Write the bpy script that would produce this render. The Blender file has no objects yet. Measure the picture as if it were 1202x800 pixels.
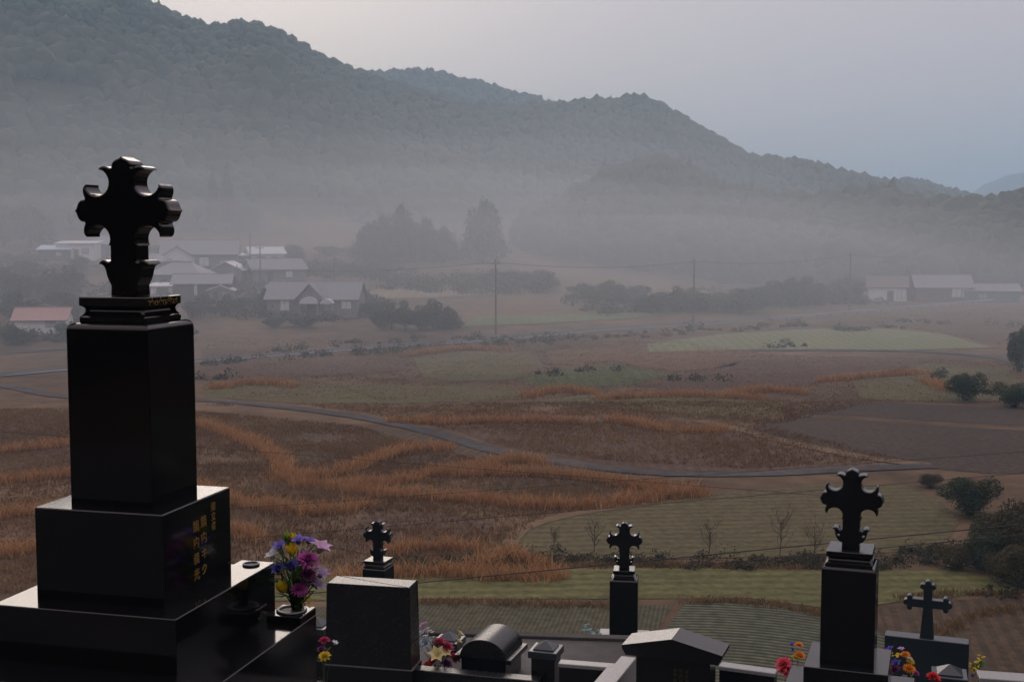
import bpy, bmesh, math, random
import numpy as np
from mathutils import Vector, Matrix, noise
from mathutils.geometry import tessellate_polygon

random.seed(7); RNG = np.random.default_rng(7)
R = math.radians
scene = bpy.context.scene
col = scene.collection

# ------------------------------------------------------------------ camera, sky, sun, exposure
FPX, CX, CY, HOR = 1490.0, 601.0, 400.0, 275.0        # focal length in photo pixels, eye level row
PITCH = math.atan((CY - HOR) / FPX)
cam_d = bpy.data.cameras.new('camera')
cam = bpy.data.objects.new('camera', cam_d); col.objects.link(cam)
cam_d.sensor_width = 36; cam_d.lens = 36 * FPX / 1202
cam_d.clip_start = 0.05; cam_d.clip_end = 12000
cam.location = (0, 0, 0); cam.rotation_euler = (math.pi / 2 - PITCH, 0, 0)
scene.camera = cam

VEIL, VEIL_MIX = (10.6, 8.6, 8.7), .76
SUN_AZ, SUN_EL = R(-13), R(17)                        # azimuth from +Y, negative = left
world = bpy.data.worlds.new('World'); scene.world = world; world.use_nodes = True
wn = world.node_tree; wn.nodes.clear()
sky = wn.nodes.new('ShaderNodeTexSky'); sky.sky_type = 'NISHITA'; sky.sun_disc = False
sky.sun_elevation = SUN_EL; sky.sun_rotation = SUN_AZ
sky.air_density = 1.0; sky.dust_density = 2.0; sky.ozone_density = 2.5; sky.altitude = 0
bg = wn.nodes.new('ShaderNodeBackground'); bg.inputs['Strength'].default_value = 0.06
wo = wn.nodes.new('ShaderNodeOutputWorld')
# thin overcast over the clear sky: darkest at the horizon, brighter overhead
tcw = wn.nodes.new('ShaderNodeTexCoord'); sxy = wn.nodes.new('ShaderNodeSeparateXYZ'); wn.links.new(tcw.outputs['Generated'], sxy.inputs[0])
mrw = wn.nodes.new('ShaderNodeMapRange'); mrw.inputs['From Min'].default_value = 0; mrw.inputs['From Max'].default_value = 1
mrw.inputs['To Min'].default_value = 1.0; mrw.inputs['To Max'].default_value = 2.6; wn.links.new(sxy.outputs['Z'], mrw.inputs[0])
vl = wn.nodes.new('ShaderNodeVectorMath'); vl.operation = 'SCALE'; vl.inputs[0].default_value = VEIL; wn.links.new(mrw.outputs[0], vl.inputs['Scale'])
mxw = wn.nodes.new('ShaderNodeMixRGB'); mxw.inputs[0].default_value = VEIL_MIX
wn.links.new(sky.outputs[0], mxw.inputs[1]); wn.links.new(vl.outputs[0], mxw.inputs[2]); wn.links.new(mxw.outputs[0], bg.inputs['Color'])
wn.links.new(bg.outputs[0], wo.inputs['Surface'])
sun_d = bpy.data.lights.new('sun', 'SUN'); sun = bpy.data.objects.new('sun', sun_d); col.objects.link(sun)
sun_d.energy = 1.2; sun_d.angle = R(36); sun_d.color = (1.0, 0.86, 0.74)
sdir = Vector((math.sin(SUN_AZ) * math.cos(SUN_EL), math.cos(SUN_AZ) * math.cos(SUN_EL), math.sin(SUN_EL)))
sun.rotation_euler = (-sdir).to_track_quat('-Z', 'Y').to_euler()
scene.view_settings.view_transform = 'Standard'; scene.view_settings.look = 'None'
scene.view_settings.exposure = -0.08; scene.view_settings.gamma = 1
cy_ = scene.cycles
cy_.max_bounces = 6; cy_.diffuse_bounces = 2; cy_.glossy_bounces = 3; cy_.volume_bounces = 4
cy_.transparent_max_bounces = 8; cy_.caustics_reflective = False; cy_.caustics_refractive = False
cy_.use_denoising = True
try: cy_.denoiser = 'OPENIMAGEDENOISE'
except Exception: pass

# ------------------------------------------------------------------ helpers
cp_, sp_ = math.cos(PITCH), math.sin(PITCH)
def ray(px, py):
    u = (px - CX) / FPX; v = -(py - CY) / FPX
    return np.array([u, cp_ + v * sp_, -sp_ + v * cp_])
def at_z(px, py, z):
    r = ray(px, py); return r * (z / r[2])
def at_y(px, py, y):
    r = ray(px, py); return r * (y / r[1])

def tag(o, label=None, cat=None, group=None, kind=None):
    if label: o['label'] = label
    if cat: o['category'] = cat
    if group: o['group'] = group
    if kind: o['kind'] = kind
    return o
def empty(name, loc, rz=0.0, label=None, cat=None, group=None):
    o = bpy.data.objects.new(name, None); col.objects.link(o)
    o.empty_display_size = 0.1
    o.location = loc; o.rotation_euler = (0, 0, rz)
    return tag(o, label, cat, group)

class MB:
    """collects vertices and faces of one mesh"""
    def __init__(self): self.v = []; self.f = []
    def add(self, vs, fs):
        b = len(self.v); self.v += [tuple(p) for p in vs]; self.f += [tuple(i + b for i in f) for f in fs]
    def box(self, x0, x1, y0, y1, z0, z1, ch=0.0):
        if ch <= 0:
            self.add([(x0,y0,z0),(x1,y0,z0),(x1,y1,z0),(x0,y1,z0),(x0,y0,z1),(x1,y0,z1),(x1,y1,z1),(x0,y1,z1)],
                     [(3,2,1,0),(4,5,6,7),(0,1,5,4),(1,2,6,5),(2,3,7,6),(3,0,4,7)]); return
        self.prism([(x0,y0),(x1,y0),(x1,y1),(x0,y1)], [(0,z0),(0,z1-ch),(-ch,z1)], corner=ch)
    def prism(self, poly, prof, corner=0.0):
        """poly: ccw outline; prof: list of (offset, z) from bottom to top; corner: cut of vertical edges"""
        if corner > 0:
            q = []
            n = len(poly)
            for i in range(n):
                p0 = Vector(poly[i-1]); p = Vector(poly[i]); p1 = Vector(poly[(i+1) % n])
                q.append(tuple(p + (p0-p).normalized()*corner)); q.append(tuple(p + (p1-p).normalized()*corner))
            poly = q
        rings = [offset(poly, o) for o, z in prof]
        n = len(poly); vs = []; fs = []
        for rg, (o, z) in zip(rings, prof): vs += [(p[0], p[1], z) for p in rg]
        for k in range(len(prof) - 1):
            for i in range(n):
                j = (i + 1) % n
                fs.append((k*n+i, k*n+j, (k+1)*n+j, (k+1)*n+i))
        fs.append(tuple(reversed(range(n)))); fs.append(tuple((len(prof)-1)*n + i for i in range(n)))
        self.add(vs, fs)
    def tube(self, pts, rad, n=6, cap=True):
        pts = [Vector(p) for p in pts]
        if not hasattr(rad, '__len__'): rad = [rad] * len(pts)
        vs = []; fs = []
        for i, p in enumerate(pts):
            t = (pts[min(i+1, len(pts)-1)] - pts[max(i-1, 0)]).normalized()
            a = t.cross(Vector((0.12, 0.3, 1)) if abs(t.z) < .9 else Vector((1, 0.1, 0))).normalized(); b = t.cross(a)
            for k in range(n):
                an = 2*math.pi*k/n; vs.append(p + (a*math.cos(an) + b*math.sin(an)) * rad[i])
        for i in range(len(pts)-1):
            for k in range(n):
                l = (k+1) % n; fs.append((i*n+k, i*n+l, (i+1)*n+l, (i+1)*n+k))
        if cap: fs.append(tuple(reversed(range(n)))); fs.append(tuple((len(pts)-1)*n+k for k in range(n)))
        self.add(vs, fs)
    def lathe(self, prof, n=24, c=(0, 0)):
        vs = []; fs = []
        for r, z in prof:
            for k in range(n):
                a = 2*math.pi*k/n; vs.append((c[0]+r*math.cos(a), c[1]+r*math.sin(a), z))
        for i in range(len(prof)-1):
            for k in range(n):
                l = (k+1) % n; fs.append((i*n+k, i*n+l, (i+1)*n+l, (i+1)*n+k))
        fs.append(tuple(reversed(range(n)))); fs.append(tuple((len(prof)-1)*n+k for k in range(n)))
        self.add(vs, fs)
    def build(self, name, m, parent=None, loc=None, smooth=None):
        me = bpy.data.meshes.new(name); me.from_pydata(self.v, [], self.f); me.update()
        return link(name, me, m, parent, loc, smooth)

def link(name, me, m, parent=None, loc=None, smooth=None):
    if m is not None and not me.materials: me.materials.append(m)
    o = bpy.data.objects.new(name, me); col.objects.link(o)
    if parent: o.parent = parent
    if loc is not None: o.location = loc
    if smooth is not None:
        bm = bmesh.new(); bm.from_mesh(me)
        bmesh.ops.recalc_face_normals(bm, faces=bm.faces)
        for f in bm.faces: f.smooth = True
        for e in bm.edges:
            e.smooth = not (len(e.link_faces) == 2 and e.calc_face_angle(0) > R(smooth))
        bm.to_mesh(me); bm.free()
    return o

def offset(poly, d):
    """push a ccw outline outwards by d (negative = inwards)"""
    if abs(d) < 1e-9: return [tuple(p) for p in poly]
    n = len(poly); out = []
    for i in range(n):
        p0 = Vector(poly[i-1][:2]); p = Vector(poly[i][:2]); p1 = Vector(poly[(i+1) % n][:2])
        a = (p-p0); b = (p1-p)
        na = Vector((a.y, -a.x)).normalized(); nb = Vector((b.y, -b.x)).normalized()
        m = na + nb; k = 1 + na.dot(nb)
        out.append(tuple(p + m * (d / max(k, .35))))
    return out

def mesh_np(name, V, F, m, parent=None, colors=None):
    """V (n,3); F (m,k) constant size faces"""
    me = bpy.data.meshes.new(name)
    V = np.asarray(V, np.float32); F = np.asarray(F, np.int32)
    me.vertices.add(len(V)); me.vertices.foreach_set('co', V.ravel())
    k = F.shape[1]
    me.loops.add(F.size); me.loops.foreach_set('vertex_index', F.ravel())
    me.polygons.add(len(F)); me.polygons.foreach_set('loop_start', np.arange(len(F), dtype=np.int32) * k)
    me.polygons.foreach_set('loop_total', np.full(len(F), k, np.int32))
    if colors is not None:
        at = me.attributes.new('tint', 'FLOAT', 'POINT'); at.data.foreach_set('value', np.asarray(colors, np.float32))
    me.update(calc_edges=True); me.validate()
    return link(name, me, m, parent)

def copy_tree(o, parent=None):
    c = o.copy(); col.objects.link(c)
    if parent: c.parent = parent
    for ch in list(o.children): copy_tree(ch, c)
    return c

# ------------------------------------------------------------------ materials
def new_mat(name):
    m = bpy.data.materials.new(name); m.use_nodes = True
    nt = m.node_tree; return m, nt, nt.nodes['Principled BSDF']
def N(nt, t, **kw):
    n = nt.nodes.new(t)
    for k, v in kw.items():
        if hasattr(n, k): setattr(n, k, v)
        else: n.inputs[k].default_value = v
    return n
def ramp(nt, stops):
    r = nt.nodes.new('ShaderNodeValToRGB'); e = r.color_ramp.elements
    while len(e) < len(stops): e.new(0.5)
    for el, (p, c) in zip(e, stops): el.position = p; el.color = (*c, 1)
    return r
def surf(name, c0, c1, scale=8, rough=.6, detail=6, spec=.5, bump=0, bscale=None, coord='Object', translucent=0, stretch=None, rough2=None, lo=.3, hi=.7, c2=None, big=None):
    """a two or three tone noisy surface"""
    m, nt, b = new_mat(name)
    tc = N(nt, 'ShaderNodeTexCoord'); src = tc.outputs[coord]
    if coord == 'World':
        pass
    if stretch:
        mp = N(nt, 'ShaderNodeMapping'); mp.inputs['Scale'].default_value = stretch; nt.links.new(src, mp.inputs[0]); src = mp.outputs[0]
    nz = N(nt, 'ShaderNodeTexNoise', Scale=scale, Detail=detail, Roughness=.62); nt.links.new(src, nz.inputs['Vector'])
    rp = ramp(nt, [(lo, c0), (hi, c1)] if c2 is None else [(lo, c0), ((lo+hi)/2, c1), (hi, c2)])
    nt.links.new(nz.outputs[0], rp.inputs[0]); colr = rp.outputs[0]
    if big:
        n2 = N(nt, 'ShaderNodeTexNoise', Scale=big[0], Detail=3.0); nt.links.new(src, n2.inputs['Vector'])
        r2 = ramp(nt, [(.35, (big[1],)*3), (.65, (big[2],)*3)]); nt.links.new(n2.outputs[0], r2.inputs[0])
        mx = N(nt, 'ShaderNodeMixRGB', blend_type='MULTIPLY'); mx.inputs[0].default_value = 1
        nt.links.new(colr, mx.inputs[1]); nt.links.new(r2.outputs[0], mx.inputs[2]); colr = mx.outputs[0]
    nt.links.new(colr, b.inputs['Base Color'])
    b.inputs['Roughness'].default_value = rough; b.inputs['Specular IOR Level'].default_value = spec
    if rough2 is not None:
        mr = N(nt, 'ShaderNodeMapRange'); mr.inputs['To Min'].default_value = rough; mr.inputs['To Max'].default_value = rough2
        n3 = N(nt, 'ShaderNodeTexNoise', Scale=scale*.15, Detail=4.0); nt.links.new(src, n3.inputs['Vector'])
        nt.links.new(n3.outputs[0], mr.inputs[0]); nt.links.new(mr.outputs[0], b.inputs['Roughness'])
    if bump:
        bz = N(nt, 'ShaderNodeTexNoise', Scale=bscale or scale*2, Detail=5.0); nt.links.new(src, bz.inputs['Vector'])
        bp = N(nt, 'ShaderNodeBump', Strength=bump, Distance=.02); nt.links.new(bz.outputs[0], bp.inputs['Height']); nt.links.new(bp.outputs[0], b.inputs['Normal'])
    if translucent:
        out = nt.nodes['Material Output']; tr = N(nt, 'ShaderNodeBsdfTranslucent'); mix = N(nt, 'ShaderNodeMixShader'); mix.inputs[0].default_value = translucent
        nt.links.new(colr, tr.inputs[0]); nt.links.new(b.outputs[0], mix.inputs[1]); nt.links.new(tr.outputs[0], mix.inputs[2]); nt.links.new(mix.outputs[0], out.inputs[0])
    return m
def leafmat(name, stops, translucent=.3, rough=.7, spec=.2):
    """foliage colour picked by the mesh's per-vertex kind value 'tint' (leaf and blade variety)"""
    m, nt, b = new_mat(name)
    at = N(nt, 'ShaderNodeAttribute', attribute_name='tint')
    rp = ramp(nt, stops); nt.links.new(at.outputs['Fac'], rp.inputs[0])
    nt.links.new(rp.outputs[0], b.inputs['Base Color']); b.inputs['Roughness'].default_value = rough; b.inputs['Specular IOR Level'].default_value = spec
    out = nt.nodes['Material Output']; tr = N(nt, 'ShaderNodeBsdfTranslucent'); mix = N(nt, 'ShaderNodeMixShader'); mix.inputs[0].default_value = translucent
    nt.links.new(rp.outputs[0], tr.inputs[0]); nt.links.new(b.outputs[0], mix.inputs[1]); nt.links.new(tr.outputs[0], mix.inputs[2]); nt.links.new(mix.outputs[0], out.inputs[0])
    return m

M = {}
M['black'] = surf('black_granite', (.002,.002,.003), (.006,.006,.008), 260, .07, 2, .42, rough2=.13)
M['black2'] = surf('dark_granite', (.003,.004,.006), (.011,.012,.016), 220, .14, 2, .45, rough2=.22)
M['grey'] = surf('grey_granite', (.004,.005,.006), (.018,.020,.023), 190, .24, 2, .38, rough2=.32, lo=.38, hi=.66)
M['blue'] = surf('blue_grey_granite', (.008,.014,.020), (.032,.048,.058), 190, .25, 2, .5, rough2=.35)
M['pale'] = surf('pale_granite', (.14,.15,.155), (.36,.37,.37), 150, .3, 2, .5, rough2=.45)
M['concrete'] = surf('concrete', (.05,.05,.05), (.11,.107,.104), 3.0, .85, 8, .3, .25, 40, big=(.7,.6,1.15))
M['wallc'] = surf('retaining_concrete', (.025,.025,.024), (.07,.067,.064), 2.0, .9, 8, .3, .3, 30, big=(.5,.6,1.2))
M['gold'] = surf('gold_leaf', (.26,.15,.03), (.42,.26,.06), 60, .4, 2)
M['gold'].node_tree.nodes['Principled BSDF'].inputs['Metallic'].default_value = .5
M['steel'] = surf('brushed_steel', (.10,.105,.12), (.18,.19,.21), 40, .5, 2)
M['steel'].node_tree.nodes['Principled BSDF'].inputs['Metallic'].default_value = .9
M['dark'] = surf('hollow_shade', (.004,.004,.004), (.01,.01,.01), 10, .6)  # near-black tone standing for the shade inside the flower wells
M['wire'] = surf('black_cable', (.008,.008,.008), (.015,.015,.015), 10, .6)
M['pole'] = surf('pole_concrete', (.10,.095,.09), (.16,.155,.15), 2, .85)
M['bark'] = surf('bark', (.03,.024,.018), (.07,.055,.042), 6, .9, stretch=(1,1,.2))
M['twig'] = surf('bare_twigs', (.05,.038,.028), (.09,.066,.05), 3, .9)
# ground
M['ground'] = surf('dry_valley_soil', (.072,.048,.030), (.125,.082,.048), .35, .95, 10, .15, .6, 3, c2=(.17,.118,.068), big=(.03,.65,1.2))
M['soil'] = surf('hillside_soil', (.022,.028,.014), (.05,.052,.026), .4, .95, 8, .1)
M['road'] = surf('asphalt', (.06,.06,.062), (.092,.092,.096), 1.5, .9, 8, .1)
M['track'] = surf('farm_track_gravel', (.058,.053,.050), (.112,.104,.10), 1.2, .95, 8, .08, big=(.12,.7,1.15))
M['white'] = surf('white_paint', (.62,.63,.65), (.78,.79,.8), 1, .6)
M['fieldline'] = surf('straw_bank', (.12,.085,.05), (.19,.135,.08), 1.2, .95, 8, .1)
def field(name, c0, c1, row0, row1, wscale, direction=0.0, rings=None, distort=1.0, amount=.6, patch=.06, line=(.42,.6), c2=None):
    """crop field: noisy ground crossed by rows of stubble"""
    m, nt, b = new_mat(name)
    g = N(nt, 'ShaderNodeNewGeometry')
    nz = N(nt, 'ShaderNodeTexNoise', Scale=patch, Detail=8.0, Roughness=.65); nt.links.new(g.outputs['Position'], nz.inputs['Vector'])
    rp = ramp(nt, [(.33, c0), (.67, c1)] if c2 is None else [(.3, c0), (.5, c1), (.7, c2)]); nt.links.new(nz.outputs[0], rp.inputs[0])
    mp = N(nt, 'ShaderNodeMapping')
    if rings: mp.inputs['Location'].default_value = (-rings[0], -rings[1], 0)
    else: mp.inputs['Rotation'].default_value = (0, 0, direction)
    nt.links.new(g.outputs['Position'], mp.inputs[0])
    wv = N(nt, 'ShaderNodeTexWave', Scale=wscale, Distortion=distort, Detail=2.0)
    wv.inputs['Detail Scale'].default_value = .25
    if rings: wv.wave_type = 'RINGS'; wv.rings_direction = 'Z'
    nt.links.new(mp.outputs[0], wv.inputs['Vector'])
    r2 = ramp(nt, [(line[0], row0), (line[1], row1)]); nt.links.new(wv.outputs[0], r2.inputs[0])
    fine = N(nt, 'ShaderNodeTexNoise', Scale=2.2, Detail=6.0, Roughness=.7); nt.links.new(g.outputs['Position'], fine.inputs['Vector'])
    fr = ramp(nt, [(.3, (.55,)*3), (.7, (1.35,)*3)]); nt.links.new(fine.outputs[0], fr.inputs[0])
    mx = N(nt, 'ShaderNodeMixRGB'); mx.inputs[0].default_value = amount
    nt.links.new(rp.outputs[0], mx.inputs[1]); nt.links.new(r2.outputs[0], mx.inputs[2])
    m2 = N(nt, 'ShaderNodeMixRGB', blend_type='MULTIPLY'); m2.inputs[0].default_value = 1
    nt.links.new(mx.outputs[0], m2.inputs[1]); nt.links.new(fr.outputs[0], m2.inputs[2])
    nt.links.new(m2.outputs[0], b.inputs['Base Color']); b.inputs['Roughness'].default_value = .95; b.inputs['Specular IOR Level'].default_value = .12
    return m

# ------------------------------------------------------------------ terrain
VZ = -16.5
def sm(t): t = np.clip(t, 0, 1); return t*t*(3-2*t)
RIDGES = [
 # px, py, distance of the crest; distance of the foot
 dict(p=[(-900,60,760),(-400,-60,720),(-100,-50,720),(60,-16,720),(130,1,720),(165,20,720),(205,41,715),(240,50,700),(268,52,690),(292,43,645),(325,46,645),(365,66,650),(410,86,660),(440,97,680),(500,113,690),(560,123,695),(640,126,705),(690,124,715),(715,122,720),(740,118,720),(768,124,725),(800,139,730),(845,163,735),(880,183,740),(940,191,750),(1000,205,760),(1050,213,770),(1100,226,780),(1160,240,780),(1300,254,780),(2200,262,780)],
      foot=[(-900,330),(0,335),(300,350),(560,420),(700,480),(900,500),(1200,520),(2200,520)], tree=6),
 dict(p=[(-900,255,980),(330,140,960),(380,100,940),(430,86,940),(505,83,940),(560,97,940),(620,115,940),(670,127,940),(800,180,960),(1000,215,980),(1060,213,980),(1090,218,980),(1120,226,980),(1200,246,980),(2200,262,980)],
      foot=[(-900,780),(2200,800)], tree=6),
 dict(p=[(-900,272,3000),(1080,262,3000),(1120,242,3000),(1150,222,3000),(1180,211,3000),(1205,208,3000),(1260,214,3000),(1400,240,3000),(2200,262,3000)], foot=[(-900,2200),(2200,2200)], tree=0),
 dict(p=[(-900,300,460),(300,300,430),(520,292,425),(560,280,425),(600,262,430),(655,228,435),(695,200,440),(732,187,445),(770,190,445),(805,206,440),(850,230,430),(900,238,425),(960,240,420),(1040,238,410),(1100,235,400),(1202,228,390),(1400,222,380),(2200,225,380)],
      foot=[(-900,350),(560,350),(800,330),(1000,322),(2200,310)], tree=8),
]
def base_height(x, y):
    r = np.hypot(x, y); yy = np.where(y > 1, y, 1)
    px = np.where(y > 1, CX + FPX * x / yy, np.where(x > 0, 2200, -900)); px = np.clip(px, -900, 2200)
    k = np.interp(px, [-900,0,300,450,620,850,1300,2200], [1,1,1,.88,.62,.2,.12,.12])
    d = np.clip(r - 188, 0, 260)
    z = VZ + k * .105 * (d - 8*(1-np.exp(-d/8)))
    return z, r, px
def height(x, y):
    x = np.asarray(x, float); y = np.asarray(y, float)
    z, r, px = base_height(x, y)
    zb = z.copy()
    for g in RIDGES:
        P = np.array(g['p'], float); Fp = np.array(g['foot'], float)
        rd = np.interp(px, P[:,0], P[:,2]); zr = (HOR - np.interp(px, P[:,0], P[:,1])) / FPX * rd - g['tree']
        fd = np.interp(px, Fp[:,0], Fp[:,1])
        t = (r - fd) / (rd - fd)
        S = np.sin(np.pi/2*np.clip(t, 0, 1))**1.35
        h = zb + (zr - zb) * S
        h = np.where(t > 1, zr - (t-1)*(zr - zb)*.5, h)
        ok = (t > 0) & (y > 1)
        z = np.where(ok, np.maximum(z, h), z)
    # unseen wooded spur right of the graveyard, added to darken the stones' reflections
    azd = np.degrees(np.arctan2(x, y)); z = np.where((azd > 20) & (azd < 110), np.maximum(z, VZ + 30*np.exp(-((r-75)/30)**2)*sm((azd-29)/9)*sm((105-azd)/15)), z)
    # the slope the graveyard stands on
    hill = np.maximum(np.minimum(-6.4, -.41 * y), VZ)
    hill = np.where(y < -7, -6.4 + np.clip((-7 - y)*.85, 0, 34), hill)  # unseen rear slope, steepened to shut out light from behind
    wid = np.where(y < 0, 160, 80); near = (y < 41) & (np.abs(x) < wid)
    edge = sm((np.abs(x) - wid*.5) / (wid*.5))
    z = np.where(near, hill*(1-edge) + VZ*edge, np.where(y < 0, VZ, z))
    return z
def H1(x, y): return float(height(np.array([x]), np.array([y]))[0])
def spot(px, py):
    """the point of the ground seen at a photo pixel"""
    r = ray(px, py); ds = np.concatenate([np.arange(42, 300, 1.0), np.arange(300, 1200, 3.0)])
    hit = r[2]*ds <= height(r[0]*ds, r[1]*ds)
    i = int(np.argmax(hit)) if hit.any() else len(ds)-1
    lo, hi = ds[max(i-1, 0)], ds[i]
    for _ in range(14):
        m = (lo+hi)/2; p = r*m
        if p[2] <= H1(p[0], p[1]): hi = m
        else: lo = m
    p = r*hi; return np.array([p[0], p[1], H1(p[0], p[1])])

az = np.concatenate([np.arange(-180, -34, 4.0), np.arange(-34, 34, .22), np.arange(34, 180, 4.0)])
rr = np.concatenate([[.5, 4, 8, 12], np.arange(15, 50, 1.5), np.geomspace(50, 4200, 190)])
A, RR = np.meshgrid(np.radians(az), rr, indexing='ij')
X = RR*np.sin(A); Y = RR*np.cos(A); Zt = height(X, Y)
CRX, CRD = [p[0] for p in RIDGES[0]['p']], [p[2] for p in RIDGES[0]['p']]
def relief(x, y):
    """spurs and gullies of the hills, added to height()"""
    r = math.hypot(x, y)
    if r <= 345 or y < 1 or abs(x/y) > .73: return 0.0
    e = min(1, (r-345)/120)
    e *= .45 + 2.0*min(1, max(0, (np.interp(CX + FPX*x/y, CRX, CRD)-r-25)/150))
    return e*noise.fractal(Vector((x/90, y/90, 3)), 1, 2, 4)*5.0
for i in range(X.shape[0]):
    if abs(az[i]) > 36: continue
    for j in range(X.shape[1]):
        if RR[i, j] > 345: Zt[i, j] += relief(X[i, j], Y[i, j])
na, nr = X.shape
idx = np.arange(na*nr).reshape(na, nr)
i2 = np.roll(idx, -1, axis=0)
F = np.stack([idx[:, :-1], idx[:, 1:], i2[:, 1:], i2[:, :-1]], -1).reshape(-1, 4)
tag(mesh_np('ground', np.stack([X, Y, Zt], -1).reshape(-1, 3), F, M['ground']), kind='structure')
gme = bpy.data.objects['ground'].data; gme.materials.append(M['soil'])
zb0 = base_height(X, Y)[0]; hilly = ((Zt - zb0) > 2.5) & (RR > 300)
fh = hilly.ravel()[F[:, 0]]
for p in gme.polygons:
    p.use_smooth = True
    if fh[p.index]: p.material_index = 1

def sheet(name, pix, m, off=.03, kind='structure', maxlen=6.0, world=None):
    pts = world if world is not None else [spot(*p) for p in pix]
    bm = bmesh.new()
    vs = [bm.verts.new((p[0], p[1], 0)) for p in pts]
    f = bm.faces.new(vs)
    bmesh.ops.triangulate(bm, faces=[f])
    for _ in range(6):
        es = [e for e in bm.edges if e.calc_length() > maxlen]
        if not es: break
        bmesh.ops.subdivide_edges(bm, edges=es, cuts=1)
        bmesh.ops.triangulate(bm, faces=[f for f in bm.faces if len(f.verts) > 3])
    for v in bm.verts: v.co.z = H1(v.co.x, v.co.y) + off
    bmesh.ops.recalc_face_normals(bm, faces=bm.faces)
    if sum(f.normal.z for f in bm.faces) < 0: bmesh.ops.reverse_faces(bm, faces=bm.faces)
    me = bpy.data.meshes.new(name); bm.to_mesh(me); bm.free()
    o = link(name, me, m); tag(o, kind=kind); return o
def smooth_line(pts, step=2.0):
    """catmull-rom through 3-D points, resampled"""
    P = [np.array(p, float)[:2] for p in pts]; out = []
    P = [2*P[0]-P[1]] + P + [2*P[-1]-P[-2]]
    for i in range(1, len(P)-2):
        n = max(2, int(np.linalg.norm(P[i+1]-P[i])/step))
        for k in range(n):
            t = k/n
            out.append(.5*((2*P[i]) + (-P[i-1]+P[i+1])*t + (2*P[i-1]-5*P[i]+4*P[i+1]-P[i+2])*t*t + (-P[i-1]+3*P[i]-3*P[i+1]+P[i+2])*t**3))
    out.append(P[-2]); return np.array(out)
def ribbon(name, pix, width, m, off=.05, kind='structure', shift=0.0):
    c = smooth_line([spot(*p) for p in pix])
    t = np.gradient(c, axis=0); t /= np.linalg.norm(t, axis=1)[:, None]; nrm = np.stack([-t[:,1], t[:,0]], -1)
    V = []; 
    for k in (-.5, -.25, 0, .25, .5):
        q = c + nrm*(k*width + shift); V.append(np.column_stack([q, height(q[:,0], q[:,1]) + off]))
    V = np.stack(V, 1); n = len(c); ix = np.arange(n*5).reshape(n, 5)
    F = np.stack([ix[:-1,:-1], ix[:-1,1:], ix[1:,1:], ix[1:,:-1]], -1).reshape(-1, 4)
    z = np.cross(V[1,0]-V[0,0], V[0,1]-V[0,0])[2]
    if z > 0: F = F[:, ::-1]
    return tag(mesh_np(name, V.reshape(-1, 3), F, m), kind=kind), c

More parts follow.
